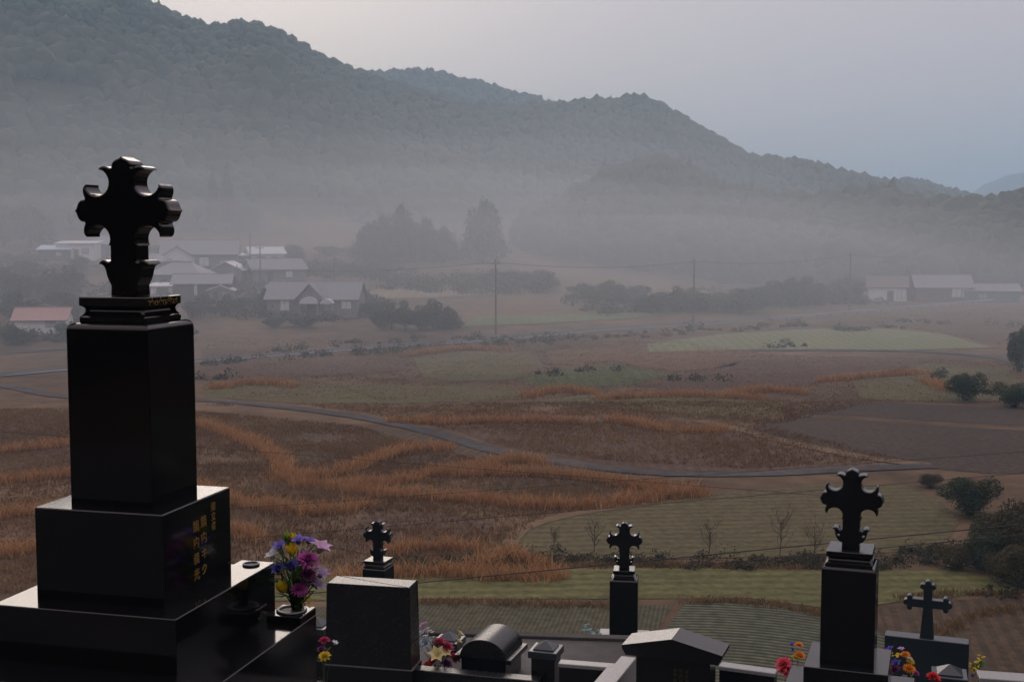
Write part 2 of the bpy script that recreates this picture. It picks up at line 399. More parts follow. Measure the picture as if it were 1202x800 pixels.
# fields (colours are the crops' own)
GREEN = ((.050,.052,.022), (.095,.098,.036), (.04,.044,.02), (.11,.11,.045))
ringc = at_z(850, 850, VZ)
fields = [
 ('stubble_field', [(250,716),(420,711),(500,708),(640,709),(735,710),(790,710),(768,745),(720,830),(250,830)],
   field('stubble_near', (.056,.054,.032), (.092,.085,.048), (.042,.042,.028), (.105,.10,.065), 1.6, R(10), amount=.45), .02),
 ('stubble_field', [(805,708),(870,707),(940,717),(985,728),(1030,742),(1090,770),(1120,830),(726,830),(775,745)],
   field('stubble_rings', (.056,.060,.038), (.092,.096,.058), (.028,.03,.022), (.135,.145,.095), .85, rings=(ringc[0], ringc[1]), distort=.6, amount=.68), .02),
 ('grass_field', [(200,690),(380,676),(500,671),(620,668),(760,667),(960,669),(1120,670),(1180,680),(1215,694),(1100,700),(985,716),(880,702),(700,703),(500,703),(200,708)],
   field('green_aftermath', (.078,.072,.033), (.125,.125,.046), (.072,.07,.033), (.15,.15,.055), .3, R(88), distort=3, amount=.4, patch=.09, c2=(.10,.075,.045)), .03),
 ('oval_field', [(585,634),(610,622),(660,606),(740,592),(850,578),(960,568),(1060,570),(1105,588),(1126,612),(1112,636),(1050,648),(950,652),(860,655),(740,657),(640,652),(595,645)],
   field('oval_green', (.078,.066,.037), (.115,.102,.048), (.07,.06,.036), (.135,.115,.06), .3, R(86), distort=3, amount=.4, patch=.08, c2=(.115,.085,.05)), .03),
 ('ploughed_field', [(878,505),(930,490),(1000,492),(1100,499),(1250,508),(1250,556),(1160,556),(1085,549),(980,532)],
   field('ploughed_front', (.060,.043,.032), (.095,.068,.050), (.030,.024,.021), (.10,.078,.062), .7, R(-8), distort=2, amount=.5), .03),
 ('ploughed_field', [(935,486),(965,474),(1010,472),(1120,476),(1250,482),(1250,503),(1100,495),(1000,488)],
   field('ploughed_back', (.062,.045,.035), (.095,.069,.052), (.032,.026,.023), (.10,.078,.062), .7, R(-8), distort=2, amount=.5), .03),
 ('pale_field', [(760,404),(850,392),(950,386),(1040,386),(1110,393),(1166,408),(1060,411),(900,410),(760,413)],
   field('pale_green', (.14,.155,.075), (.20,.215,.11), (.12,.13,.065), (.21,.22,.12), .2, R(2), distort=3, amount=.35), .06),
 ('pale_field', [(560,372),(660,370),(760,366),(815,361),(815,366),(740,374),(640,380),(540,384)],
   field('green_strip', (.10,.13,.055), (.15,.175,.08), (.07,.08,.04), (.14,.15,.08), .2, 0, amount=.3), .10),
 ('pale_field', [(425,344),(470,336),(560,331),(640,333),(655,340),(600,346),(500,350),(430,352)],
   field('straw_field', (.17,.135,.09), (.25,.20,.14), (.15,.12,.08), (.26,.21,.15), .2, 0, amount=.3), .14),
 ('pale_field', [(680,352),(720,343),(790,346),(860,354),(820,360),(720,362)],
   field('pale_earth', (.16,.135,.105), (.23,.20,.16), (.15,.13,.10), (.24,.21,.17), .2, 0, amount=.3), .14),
 ('brown_field', [(1040,740),(1030,715),(1090,706),(1202,700),(1300,705),(1300,830),(1150,830),(1090,768)],
   field('brown_terrace', (.060,.042,.028), (.10,.07,.045), (.05,.036,.026), (.11,.078,.05), .5, R(12), distort=3, amount=.4), .025),
 ('grass_field', [(610,446),(650,434),(720,428),(790,440),(740,452),(640,455)],
   field('green_patch', (.075,.085,.04), (.105,.135,.05), (.05,.055,.03), (.10,.11,.05), .2, 0, amount=.3), .03),
 ('dry_field', [(235,500),(330,492),(440,500),(520,512),(500,520),(450,524),(400,538),(330,546),(300,522)],
   field('fallow_a', (.080,.058,.038), (.125,.088,.056), (.07,.05,.034), (.14,.098,.06), .4, R(20), distort=4, amount=.35), .02),
 ('dry_field', [(450,545),(530,520),(600,530),(690,546),(640,552),(540,556),(470,560)],
   field('fallow_b', (.085,.056,.036), (.13,.084,.05), (.07,.05,.034), (.14,.094,.056), .4, R(10), distort=4, amount=.35), .02),
 ('dry_field', [(490,490),(640,492),(720,490),(850,502),(900,520),(980,536),(1040,547),(900,552),(790,553),(690,541),(590,524)],
   field('fallow_c', (.085,.055,.040), (.13,.085,.058), (.075,.05,.038), (.14,.094,.064), .35, R(6), distort=4, amount=.35), .02),
 ('dry_field', [(540,572),(640,558),(740,562),(780,568),(700,576),(620,580)],
   field('fallow_d', (.060,.045,.030), (.095,.068,.042), (.05,.04,.03), (.11,.078,.048), .35, R(6), distort=4, amount=.35), .02),
]
MF = {'olive': field('olive_meadow', (.085,.075,.04), (.125,.112,.055), (.075,.066,.036), (.14,.125,.06), .3, R(88), distort=4, amount=.3, c2=(.12,.085,.05)),
      'russet': field('russet_meadow', (.105,.062,.038), (.155,.094,.054), (.09,.055,.034), (.17,.105,.06), .3, R(88), distort=4, amount=.3, c2=(.14,.10,.058)),
      'umber': field('umber_meadow', (.085,.056,.04), (.12,.08,.055), (.075,.05,.036), (.135,.09,.06), .3, R(84), distort=4, amount=.3)}
for pix, k in (([(240,452),(330,449),(470,452),(600,455),(610,468),(470,474),(350,474),(240,466)],'olive'), ([(236,408),(360,416),(470,418),(480,434),(340,444),(236,446)],'umber'),
               ([(485,420),(560,412),(620,412),(640,430),(600,446),(500,448)],'olive'), ([(640,412),(760,404),(880,414),(860,430),(790,436),(720,424),(650,428)],'russet'),
               ([(800,440),(880,422),(1000,418),(1080,424),(1060,436),(950,450),(860,462),(760,462)],'umber'), ([(1000,446),(1090,426),(1180,432),(1220,470),(1120,472),(1010,468)],'olive'),
               ([(620,470),(700,462),(860,466),(930,472),(900,490),(830,488),(720,480)],'olive'), ([(830,394),(960,380),(1100,372),(1260,366),(1260,400),(1170,402),(1060,382),(940,382)],'umber'),
               ([(-150,500),(60,488),(90,500),(90,540),(-60,560),(-200,560)],'umber'), ([(-150,580),(40,560),(200,570),(260,610),(200,650),(-150,660)],'russet'), ([(430,606),(520,600),(580,612),(560,650),(450,655),(380,640)],'umber')):
    fields.append(('dry_field', pix, MF[k], .045))
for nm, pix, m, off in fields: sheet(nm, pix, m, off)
TRACK = [(-120,447),(0,453),(80,466),(240,470),(350,480),(440,493),(520,511),(580,529),(680,546),(780,556),(900,556),(1000,551),(1092,547)]
ribbon('path', TRACK, 1.8, M['track'], .07)
road, road_c = ribbon('road', [(-160,452),(0,440),(80,433),(250,422),(450,407),(600,396),(700,387),(814,380),(960,370),(1060,362),(1202,351),(1330,342)], 4.4, M['road'], .12)
ribbon('road_line', [(-160,452),(0,440),(80,433),(250,422),(450,407),(600,396),(700,387),(814,380),(960,370),(1060,362),(1202,351),(1330,342)], .18, M['white'], .15, shift=-1.95)
ribbon('lane', [(-120,421),(0,415),(90,409),(200,402)], 2.2, M['track'], .12)
ribbon('lane', [(880,412),(960,411),(1060,412),(1130,416),(1175,421),(1200,430)], 2.2, M['road'], .10)
ribbon('straw_verge', [(598,640),(612,622),(650,609),(700,599),(760,592)], .9, M['fieldline'], .06)
ribbon('straw_verge', [(935,489),(1000,490),(1100,497),(1250,505)], .35, M['fieldline'], .06)
ribbon('straw_verge', [(820,494),(860,502),(930,520),(1020,538),(1090,546)], 1.6, M['fieldline'], .06)
ribbon('ditch_water', [(1110,664),(1130,661),(1160,650)], .7, surf('ditch_water_surface', (.05,.055,.06), (.07,.075,.08), 2, .08), .05)

# ------------------------------------------------------------------ grass, reeds, forest (uncountable)
def blades(P, hgt, wid, nb, spread, lean=.35):
    """tufts of tapering blades at points P (n,3)"""
    n = len(P)*nb
    base = np.repeat(P, nb, 0).astype(float)
    base[:, :2] += RNG.normal(0, spread, (n, 2))
    h = np.repeat(hgt, nb)*RNG.uniform(.6, 1.15, n) if hasattr(hgt, '__len__') else hgt*RNG.uniform(.6, 1.15, n)
    a = RNG.uniform(0, 2*np.pi, n); w = wid*RNG.uniform(.6, 1.3, n)
    t = np.stack([np.cos(a), np.sin(a), np.zeros(n)], -1)*w[:, None]*.5
    ld = RNG.normal(0, lean, (n, 2))
    mid = base + np.stack([ld[:,0]*.35*h, ld[:,1]*.35*h, .6*h], -1)
    tip = base + np.stack([ld[:,0]*h, ld[:,1]*h, h], -1)
    V = np.stack([base-t, base+t, mid+t*.8, mid-t*.8, tip+t*.15, tip-t*.15], 1).reshape(-1, 3)
    k = np.arange(n)[:, None]*6
    F = np.concatenate([k+np.array([[0,1,2,3]]), k+np.array([[3,2,4,5]])], 0)
    return V, F
def bank_points(lines, dens, width):
    out = []
    for pix in lines:
        c = smooth_line([spot(*p) for p in pix], .5)
        n = int(len(c)*.5*dens)
        i = RNG.uniform(0, len(c)-1.001, n); i0 = i.astype(int); f = (i-i0)[:, None]
        q = c[i0]*(1-f) + c[i0+1]*f + RNG.normal(0, width, (n, 2))
        out.append(np.column_stack([q, height(q[:,0], q[:,1])]))
    return np.concatenate(out)
reed_lines = [
 [(455,487),(520,489),(560,488),(620,487),(690,489)], [(715,486),(750,491),(780,497),(830,499),(850,496)],
 [(232,490),(265,500),(300,514),(326,530),(334,548),(350,556)], [(330,552),(400,545),(445,530),(470,522),(530,517)],
 [(345,560),(400,561),(470,556),(500,549),(560,540),(605,532),(640,535)], [(540,549),(600,546),(680,551),(740,560),(790,567),(826,569)],
 [(400,566),(470,571),(540,575),(620,583),(700,583),(760,575),(826,570)],
 [(232,560),(280,580),(330,586),(380,590),(440,582)], [(0,522),(50,517),(90,512)], [(0,556),(50,552),(90,548)], [(-40,600),(30,592),(90,588)],
 [(400,668),(450,662),(520,660),(600,664),(660,662)], [(560,655),(600,640),(640,655)], [(440,640),(500,630),(560,632)],
 [(0,640),(40,632),(80,640)], [(620,459),(660,452),(700,456)],
 [(240,620),(270,612),(300,622)],
 [(960,442),(1020,437),(1085,432)],[(850,457),(900,452),(945,455)],[(480,412),(540,405),(600,407)],[(1085,440),(1110,452)],[(250,450),(300,444),(350,448)],[(700,462),(800,458),(900,462)],
]
reed_lines = [[(x, y+.04*(y-275)) for x, y in l] for l in reed_lines]       # the lines above follow the reed tops
P1 = bank_points(reed_lines, 26, .32)
V1, F1 = blades(P1, RNG.uniform(.3, .95, len(P1)), .055, 6, .2, .48)
M['reed'] = leafmat('dry_reed', [(0,(.28,.14,.060)), (.5,(.42,.225,.098)), (1,(.54,.33,.155))], .45, .9, .1)
tag(mesh_np('reeds', V1, F1, M['reed'], colors=np.repeat(RNG.uniform(0,1,len(V1)//6), 6)), 'tall rust coloured dry reeds lining the field banks', 'reeds', kind='stuff')
# rough dry grass over the fallow ground
def region_points(poly_pix, n):
    pts = np.array([spot(*p)[:2] for p in poly_pix]); lo = pts.min(0); hi = pts.max(0)
    q = RNG.uniform(lo, hi, (n, 2)); inside = np.zeros(n, bool); j = len(pts)-1
    for i in range(len(pts)):
        a, b = pts[i], pts[j]
        c = ((a[1] > q[:,1]) != (b[1] > q[:,1])) & (q[:,0] < (b[0]-a[0])*(q[:,1]-a[1])/(b[1]-a[1]+1e-12)+a[0])
        inside ^= c; j = i
    q = q[inside]; return np.column_stack([q, height(q[:,0], q[:,1])])
P2 = np.concatenate([region_points([(-120,480),(200,480),(420,500),(560,540),(640,560),(820,566),(640,606),(590,640),(480,668),(200,690),(-150,700)], 60000),
                     region_points([(240,475),(1040,470),(900,500),(1080,545),(900,552),(700,540),(560,520),(420,485)], 26000),
                     region_points([(240,398),(480,396),(760,392),(900,416),(1202,424),(1240,474),(960,470),(700,470),(240,468)], 30000), region_points([(830,392),(960,378),(1202,358),(1240,404),(1170,404),(1060,384),(950,382)], 12000)])
kp = np.array([noise.noise(Vector((p[0]/7, p[1]/5, 1))) for p in P2]); P2 = P2[kp > RNG.uniform(-.7, .3, len(P2))]
pc = smooth_line([spot(*p) for p in TRACK], 1.0)
dm = np.array([np.min((pc[:,0]-p[0])**2+(pc[:,1]-p[1])**2) for p in P2]); P2 = P2[dm > 2.1**2]
h2_ = np.where(np.hypot(P2[:,0], P2[:,1]) > 128, .15, .24)
V2, F2 = blades(P2, h2_, .06, 4, .2, .6)
M['dry'] = leafmat('dry_grass_blades', [(0,(.125,.068,.033)), (.5,(.18,.102,.048)), (1,(.26,.165,.08))], .35, .9, .1)
tint2 = np.repeat(np.clip(np.repeat([.5+.5*noise.noise(Vector((p[0]/18, p[1]/12, 7))) for p in P2], 4) + RNG.normal(0, .15, len(V2)//6), 0, 1), 6)
tag(mesh_np('dry_grass', V2, F2, M['dry'], colors=tint2), 'knee high brown dry grass over the fallow fields', 'grass', kind='stuff')
# low green tufts along field edges
P3 = bank_points([[(490,706),(560,708),(640,710),(735,711)], [(800,707),(870,706),(940,716),(985,727)], [(490,670),(640,665),(760,664),(960,666)], [(1060,704),(1130,696),(1202,699)],[(1085,770),(1100,745),(1150,722),(1202,714)]], 22, .25)
V3, F3 = blades(P3, .24, .05, 5, .14, .5)
M['verge'] = leafmat('verge_grass', [(0,(.13,.09,.04)), (.5,(.20,.13,.06)), (1,(.27,.17,.08))], .35, .9, .1)
tag(mesh_np('verge_grass', V3, F3, M['verge'], colors=np.repeat(RNG.uniform(0,1,len(V3)//6), 6)), 'thin fringe of straw grass edging the nearest paddies', 'grass', kind='stuff')

def leaf_cloud(C, rad, n, size, flat=.8, hollow=.55):
    """n small leaf clumps (quads) spread through ellipsoids: C (k,3) centres, rad (k,3)"""
    C = np.asarray(C, float); rad = np.asarray(rad, float)
    w = rad.prod(1)**(2/3); w /= w.sum()
    k = RNG.choice(len(C), n, p=w)
    d = RNG.normal(0, 1, (n, 3)); d /= np.linalg.norm(d, axis=1)[:, None]
    s = RNG.uniform(hollow**3, 1, n)**(1/3)*RNG.uniform(.85, 1.12, n)
    p = C[k] + d*s[:, None]*rad[k]
    nr = d + RNG.normal(0, .8, (n, 3)); nr /= np.linalg.norm(nr, axis=1)[:, None]
    a = np.cross(nr, RNG.normal(0, 1, (n, 3))); a /= np.linalg.norm(a, axis=1)[:, None]; b = np.cross(nr, a)
    sz = size*RNG.uniform(.5, 1.3, n)[:, None]
    V = np.stack([p-a*sz, p-b*sz*flat*.6, p+a*sz, p+b*sz*flat*.6], 1).reshape(-1, 3)
    F = np.arange(n*4).reshape(n, 4)
    return V, F, np.repeat(np.clip(.5 + .22*(RNG.normal(0, 1, n)) + .25*np.repeat(RNG.normal(0,1,len(C))[None], 1, 0)[0][k], 0, 1), 4)

M['leaf'] = leafmat('evergreen_leaves', [(0,(.022,.032,.015)), (.5,(.042,.055,.024)), (1,(.07,.078,.034))], .25)
M['leaf2'] = leafmat('autumn_leaves', [(0,(.05,.045,.02)), (.5,(.085,.07,.03)), (1,(.13,.10,.045))], .25)
M['forest'] = leafmat('forest_canopy', [(0,(.018,.028,.014)), (.45,(.036,.048,.021)), (.8,(.055,.062,.028)), (1,(.09,.075,.035))], .15)
# far wood: crowns packed over the hillsides
def hill_wood(n, pxr, rr_, size, keep):
    px = RNG.uniform(*pxr, n); r = np.sqrt(RNG.uniform(rr_[0]**2, rr_[1]**2, n))
    a = np.arctan((px-CX)/FPX); x = r*np.sin(a); y = r*np.cos(a); z = height(x, y)
    zb = base_height(x, y)[0]
    ok = (z - zb > 1.0) & keep(px, r, z)
    return np.column_stack([x, y, z])[ok]
def crest(g):
    P = np.array(RIDGES[g]['p']); return lambda px, r, z: r < np.interp(px, P[:,0], P[:,2]) + 25
wood = np.concatenate([hill_wood(60000, (-150, 1350), (340, 1020), 0, lambda px, r, z: crest(0)(px, r, z) & ((r < 560) | (RNG.uniform(0,1,len(r)) < .9))),
                       hill_wood(9500, (480, 1400), (305, 470), 0, crest(3)),
                       hill_wood(14000, (300, 1250), (800, 1010), 0, lambda px, r, z: z > 20)])
behind = []  # unseen wood added behind the camera so the stone faces reflect dark
for _ in range(2600):
    x_, y_ = random.uniform(-110, 110), -random.uniform(11, 70)
    behind.append((x_, y_, H1(x_, y_)))
for _ in range(2200):  # trees added on the unseen spur, darkening the right stone faces
    a_ = R(random.uniform(29, 80)); r__ = random.uniform(40, 115); x_, y_ = r__*math.sin(a_), r__*math.cos(a_)
    behind.append((x_, y_, H1(x_, y_)))
clear = np.array([noise.noise(Vector((p[0]/60, p[1]/60, 9))) for p in wood])
rw = np.hypot(wood[:,0], wood[:,1])
pxw = CX + FPX*wood[:,0]/wood[:,1]
glade = (pxw > 300) & (pxw < 430) & (rw > 356) & (rw < 392) & (wood[:,2] < 30)
wood = wood[~glade & ((clear < .42) | (wood[:,2] > 45) | (rw > 500))]
wood[:, 2] += np.array([relief(p[0], p[1]) for p in wood])
wood = np.concatenate([wood, np.array(behind)])
def canopy(name, P, sub, slo, shi, jit_, label):
    bm = bmesh.new(); bmesh.ops.create_icosphere(bm, subdivisions=sub, radius=1.0)
    ico = np.array([v.co[:] for v in bm.verts]); icof = np.array([[v.index for v in f.verts] for f in bm.faces]); bm.free()
    nV = len(ico); m_ = len(P)
    sr = RNG.uniform(slo, shi, m_)*RNG.uniform(.75, 1.15, m_); con = RNG.uniform(0, 1, m_) < .02
    Vw = ico[None]*(1 + RNG.normal(0, jit_, (m_, nV)))[..., None]
    taper = np.where(con[:, None], np.clip(.95 - .75*ico[None, :, 2], .12, 1.5), 1.0)
    Vw[..., 0] *= taper; Vw[..., 1] *= taper
    hs = np.where(con, sr*1.3, sr*RNG.uniform(.6, 1.15, m_)); wd = np.where(con, sr*.62, sr)
    Vw = Vw*np.stack([wd, wd, hs], -1)[:, None, :] + P[:, None, :] + np.stack([np.zeros(m_), np.zeros(m_), hs*.85+.5], -1)[:, None, :]
    Fw = icof[None] + (np.arange(m_)*nV)[:, None, None]
    stand = np.array([noise.noise(Vector((p[0]/70, p[1]/70, 31))) for p in P])          # stands of different species
    tw = np.clip((np.clip(.42 + .45*stand, 0, 1)*.6 + .4*RNG.beta(2, 2.4, m_))[:, None] + RNG.normal(0, .1, (m_, nV)), 0, 1)
    tag(mesh_np(name, Vw.reshape(-1, 3), Fw.reshape(-1, 3), M['forest'], colors=tw.ravel()), label, 'forest', kind='stuff')
rw = np.hypot(wood[:,0], wood[:,1]); nearw = rw < 480
canopy('forest', wood[~nearw], 1, 1.6, 3.0, .10, 'dense dark woodland covering the upper misty hillsides')
canopy('forest', wood[nearw], 2, 2.0, 4.2, .17, 'dense dark woodland on the lower wooded hill and slopes, with unseen trees added to darken the stones')

# tangled undergrowth: leafy mounds along the banks and through the village slope
def mounds(P, rlo, rhi, per, size, name, m, label):
    n = len(P); r = RNG.uniform(rlo, rhi, n)*RNG.uniform(.6, 1.2, n); hh = r*RNG.uniform(.55, 1.0, n)
    k = np.repeat(np.arange(n), per); d = RNG.normal(0, 1, (n*per, 3)); d /= np.linalg.norm(d, axis=1)[:, None]; d[:, 2] = np.abs(d[:, 2])
    q = RNG.uniform(.45, 1.15, n*per)[:, None]
    p = P[k] + d*q*np.stack([r, r, hh], -1)[k]
    nr_ = d + RNG.normal(0, .9, d.shape); nr_ /= np.linalg.norm(nr_, axis=1)[:, None]
    a = np.cross(nr_, RNG.normal(0, 1, d.shape)); a /= np.linalg.norm(a, axis=1)[:, None]; b = np.cross(nr_, a)
    sz = size*RNG.uniform(.5, 1.4, n*per)[:, None]
    V = np.stack([p-a*sz, p-b*sz*.5, p+a*sz, p+b*sz*.5], 1).reshape(-1, 3)
    t = np.repeat(np.clip(np.repeat(RNG.uniform(.15, .85, n), per) + RNG.normal(0, .15, n*per), 0, 1), 4)
    tag(mesh_np(name, V, np.arange(len(V)).reshape(-1, 4), m, colors=t), label, name, kind='stuff')
M['scrub'] = leafmat('scrub_leaves', [(0,(.022,.028,.014)), (.45,(.045,.046,.022)), (.8,(.07,.058,.03)), (1,(.10,.068,.036))], .25)
village = region_points([(-60,400),(-60,300),(60,296),(200,300),(330,306),(450,316),(620,322),(640,344),(520,352),(430,366),(400,392),(220,402)], 5200)
edge_w = region_points([(560,338),(700,336),(800,338),(990,330),(1202,332),(1300,330),(1300,344),(1000,358),(900,364),(820,372),(700,372),(650,352)], 1500)
far = np.concatenate([village, edge_w])
nz_ = np.array([noise.noise(Vector((p[0]/26, p[1]/20, 21))) for p in far]); far = far[nz_ > RNG.uniform(-.15, .35, len(far))]
hs_ = np.array([o.location[:2] for o in bpy.data.objects if o.get('category') in ('house','shed','barn','garage','outbuilding','storehouse','lean-to')] or [(0, 0)])
dr = np.array([np.min(np.hypot(hs_[:,0]-p[0], (hs_[:,1]-p[1])*.8)) for p in far]); rd_ = np.array([np.min(np.hypot(road_c[:,0]-p[0], road_c[:,1]-p[1])) for p in far])
far = far[(rd_ > 6)]
mounds(far, 1.0, 2.6, 60, .30, 'scrub', M['scrub'], 'dark tangled scrub over the village slope and the wood edge')
bank_lines = [[(470,666),(540,662),(600,664),(640,659)], [(615,657),(700,659),(780,660),(860,661),(960,661)], [(860,662),(940,660),(1040,659),(1090,650),(1130,640)], [(1020,664),(1100,660),(1160,664),(1202,672)], [(420,668),(470,664),(520,668)]]
mounds(bank_points(bank_lines, 3.4, .6), .3, .85, 110, .07, 'undergrowth', M['scrub'], 'dark tangled undergrowth on the bank under the oval field')
road_lines = [[(240,428),(300,424),(380,418),(450,413)], [(440,414),(520,409),(600,403),(660,397)], [(330,412),(420,404),(520,398),(600,400)], [(600,402),(690,397),(780,392),(830,386)], [(850,388),(940,382),(1000,388),(1060,384)], [(1050,378),(1120,380),(1202,384),(1240,392)], [(900,408),(950,405)], [(1090,440),(1120,452),(1190,470)], [(800,446),(850,446)], [(240,446),(300,444)], [(640,440),(700,436)], [(1100,690),(1160,690),(1230,680)]]
mounds(bank_points(road_lines, .8, 1.4), .5, 1.5, 80, .16, 'roadside_scrub', M['scrub'], 'brown green scrub in patches along the valley road')

# ------------------------------------------------------------------ single trees and bushes
def crown_mesh(kind, n, size):
    if kind == 'broad':
        C = [(0,0,.5)]+[(.27*math.cos(a)*random.uniform(.6,1.1), .27*math.sin(a)*random.uniform(.6,1.1), random.uniform(.22,.78)) for a in [i*2*math.pi/9+random.uniform(-.2,.2) for i in range(9)]]+[(random.uniform(-.12,.12),random.uniform(-.12,.12),.86)]
        rad = [(.27,.27,.36)]+[(random.uniform(.13,.20),)*2+(random.uniform(.12,.2),) for _ in range(9)]+[(.17,.17,.14)]
    elif kind == 'conifer':
        C = []; rad = []
        for i in range(9):
            t = i/8; C.append((random.uniform(-.03,.03), random.uniform(-.03,.03), .2+.74*t)); rr2 = .27*(1-t)**.8+.04
            rad.append((rr2, rr2, .09))
        for i in range(10):
            t = random.uniform(0,.75); a = random.uniform(0,6.28); rr2 = .2*(1-t)**.8; C.append((rr2*math.cos(a), rr2*math.sin(a), .22+.7*t)); rad.append((.1,.1,.07))
    elif kind == 'dense':
        C = []; rad = []
        for i in range(7):
            t = i/6; q = .40*(1-t)**.55+.10
            C.append((random.uniform(-.03,.03), random.uniform(-.03,.03), .2+.68*t)); rad.append((q, q, .16))
            for j in range(3):
                a = random.uniform(0, 6.28); C.append((q*.75*math.cos(a), q*.75*math.sin(a), .2+.66*t+random.uniform(-.05,.05))); rad.append((.14,.14,.09))
    else:
        C = [(random.uniform(-.3,.3), random.uniform(-.3,.3), random.uniform(.3,.7)) for _ in range(8)]+[(0,0,.45)]
        rad = [(random.uniform(.14,.24),)*2+(random.uniform(.16,.25),) for _ in range(8)]+[(.34,.34,.38)]
    V, F, t = leaf_cloud(C, rad, n, size); V[:,2] = np.maximum(V[:,2], .02)
    return V, F, t
def proto(kind, n, size, m, trunk=True):
    root = empty('tree' if kind != 'bush' else 'bush', (0, 0, 0))
    V, F, t = crown_mesh(kind, n, size)
    mesh_np('crown' if kind != 'bush' else 'foliage', V, F, m, root, t)
    b = MB()
    if kind == 'bush':
        for k in range(4):
            a = k*1.6; b.tube([(0.02*math.cos(a), .02*math.sin(a), -.03), (.1*math.cos(a), .1*math.sin(a), .3), (.2*math.cos(a), .2*math.sin(a), .6)], [.02,.014,.006], 5)
        b.build('stem', M['bark'], root)
    else:
        b.tube([(0,0,-.04),(.01,0,.2),(-.01,.01,.5),(0,0,.8)], [.035,.026,.016,.006], 7)
        for k in range(6):
            a = k*1.05+.3; z = .25+.07*k
            b.tube([(0,0,z),(.1*math.cos(a),.1*math.sin(a),z+.09),(.22*math.cos(a),.22*math.sin(a),z+.14)], [.013,.008,.004], 5)
        b.build('trunk', M['bark'], root)
    return root
protos = {'dense': proto('dense', 5000, .03, M['leaf']), 'broad': proto('broad', 2600, .035, M['leaf']), 'broad_b': proto('broad', 2600, .035, M['leaf']), 'conifer': proto('conifer', 2600, .032, M['leaf']),
          'bush': proto('bush', 1800, .05, M['leaf']), 'bush_b': proto('bush', 1800, .05, M['leaf2']), 'bush_fine': proto('bush', 7000, .024, M['leaf']), 'bush_fine_b': proto('bush', 7000, .022, M['leaf2'])}
used_proto = set()
NAMES = {'dense':'evergreen_tree', 'broad':'broadleaf_tree', 'broad_b':'broadleaf_tree', 'conifer':'conifer_tree', 'bush':'bush', 'bush_b':'bush', 'bush_fine':'bush', 'bush_fine_b':'bush'}
def plant(kind, px, py, h, w, label, cat, group=None, at=None):
    p = at if at is not None else spot(px, py)
    o = protos[kind] if kind not in used_proto else copy_tree(protos[kind])
    used_proto.add(kind); o.name = NAMES[kind]
    o.location = (p[0], p[1], p[2]-.05*h); o.scale = (w, w, h); o.rotation_euler = (0, 0, random.uniform(0, 6.28))
    for k in ('label', 'category', 'group'):
        if k in o: del o[k]
    return tag(o, label, cat, group)
def dist(px, py): return float(np.hypot(*spot(px, py)[:2]))
def plant_px(kind, px, ytop, ybase, wpx, label, cat, group=None, over=None):
    p = spot(px, ybase); d = math.hypot(p[0], p[1]); s = d/FPX
    return plant(kind, px, ybase, (ybase-ytop)*s*1.0, wpx*s*1.1, label, cat, group, at=p)
plant_px('dense', 568, 230, 308, 58, 'tall lone pointed tree standing out of the mist in the middle of the valley', 'tree')
for px, yt, w in ((432,262,34),(448,250,34),(472,240,40),(498,254,34),(520,266,36)):
    plant_px('dense', px, yt-2, 308, w*1.25, 'tall rounded tree in the misty clump of five beside the tall lone tree', 'tree', 'clump of trees in the mist')
plant_px('broad', 36, 242, 290, 62, 'wide round tree at the left edge above the blue roofed shed', 'tree')
plant_px('broad_b', 4, 252, 290, 40, 'smaller tree cut by the left edge beside the wide round tree', 'tree')
plant_px('conifer', 268, 188, 272, 34, 'dim pointed tree on the slope right of the tallest cross', 'tree')
plant_px('conifer', 250, 196, 272, 30, 'dim slender tree next to the pointed tree above the village', 'tree')
for px, yb, h, w in ((15,350,38,40),(40,345,30,40),(75,345,36,44),(10,372,34,44),(60,362,22,36),(95,372,22,30),(70,398,24,36),(20,405,24,40),(140,318,24,36),(250,318,20,36),(300,332,24,34),(240,372,28,36),(275,368,24,30),(318,365,30,26),(340,385,24,40),(400,372,24,36),(440,372,22,40),(258,345,16,26),(290,318,14,24),(345,305,18,40),(395,300,16,50),(12,325,22,46),(100,318,18,30),(160,300,20,40)):
    for k in range(2): plant_px(random.choice(['broad','broad_b','bush']), px+random.uniform(-.5,.5)*w, yb-h*random.uniform(.7,1.1), yb+random.uniform(-3,2), w*random.uniform(.7,1.2), 'soft dark garden tree among the misty farmhouses', 'tree', 'garden trees around the farmhouses')
for px, w, yt_ in ((446,30,362),(460,36,354),(476,32,350),(492,38,356),(508,34,348),(526,36,358)):
    plant_px(random.choice(['broad','broad_b','dense']), px, yt_, 387+random.uniform(-3,2), w, 'dark tree in the low grove right of the large farmhouse', 'tree', 'low grove beside the large farmhouse')
for px, yt, yb, w in ((840,335,366,44),(880,338,364,40),(925,330,360,46),(968,326,358,40),(1008,326,352,30),(1070,322,352,22),(780,340,366,40),(740,338,356,44),(690,334,352,40),(640,322,340,40),(610,318,334,36),(575,320,334,40)):
    for k in range(6):
        plant_px(random.choice(['broad','broad_b','bush']), px+random.uniform(-.7,.7)*w, yt+random.uniform(-8,10), yb+random.uniform(-6,2), w*random.uniform(.6,1.3), 'dim tree along the wood edge behind the road', 'tree', 'trees along the wood edge')
plant_px('bush_fine', 1133, 432, 470, 40, 'dark rounded bush standing alone above the ploughed field', 'bush')
plant_px('bush_fine', 1196, 376, 436, 34, 'tall dark bush cut by the right edge where the narrow lane ends', 'bush')
plant_px('bush_fine', 1190, 446, 478, 44, 'low dark bush at the right edge above the ploughed field', 'bush')
plant_px('bush_fine', 1138, 550, 604, 66, 'dense dark evergreen bush at the right end of the oval field', 'bush')
plant_px('bush_fine_b', 1092, 552, 572, 34, 'small reddish shrub left of the dense dark evergreen bush', 'bush')
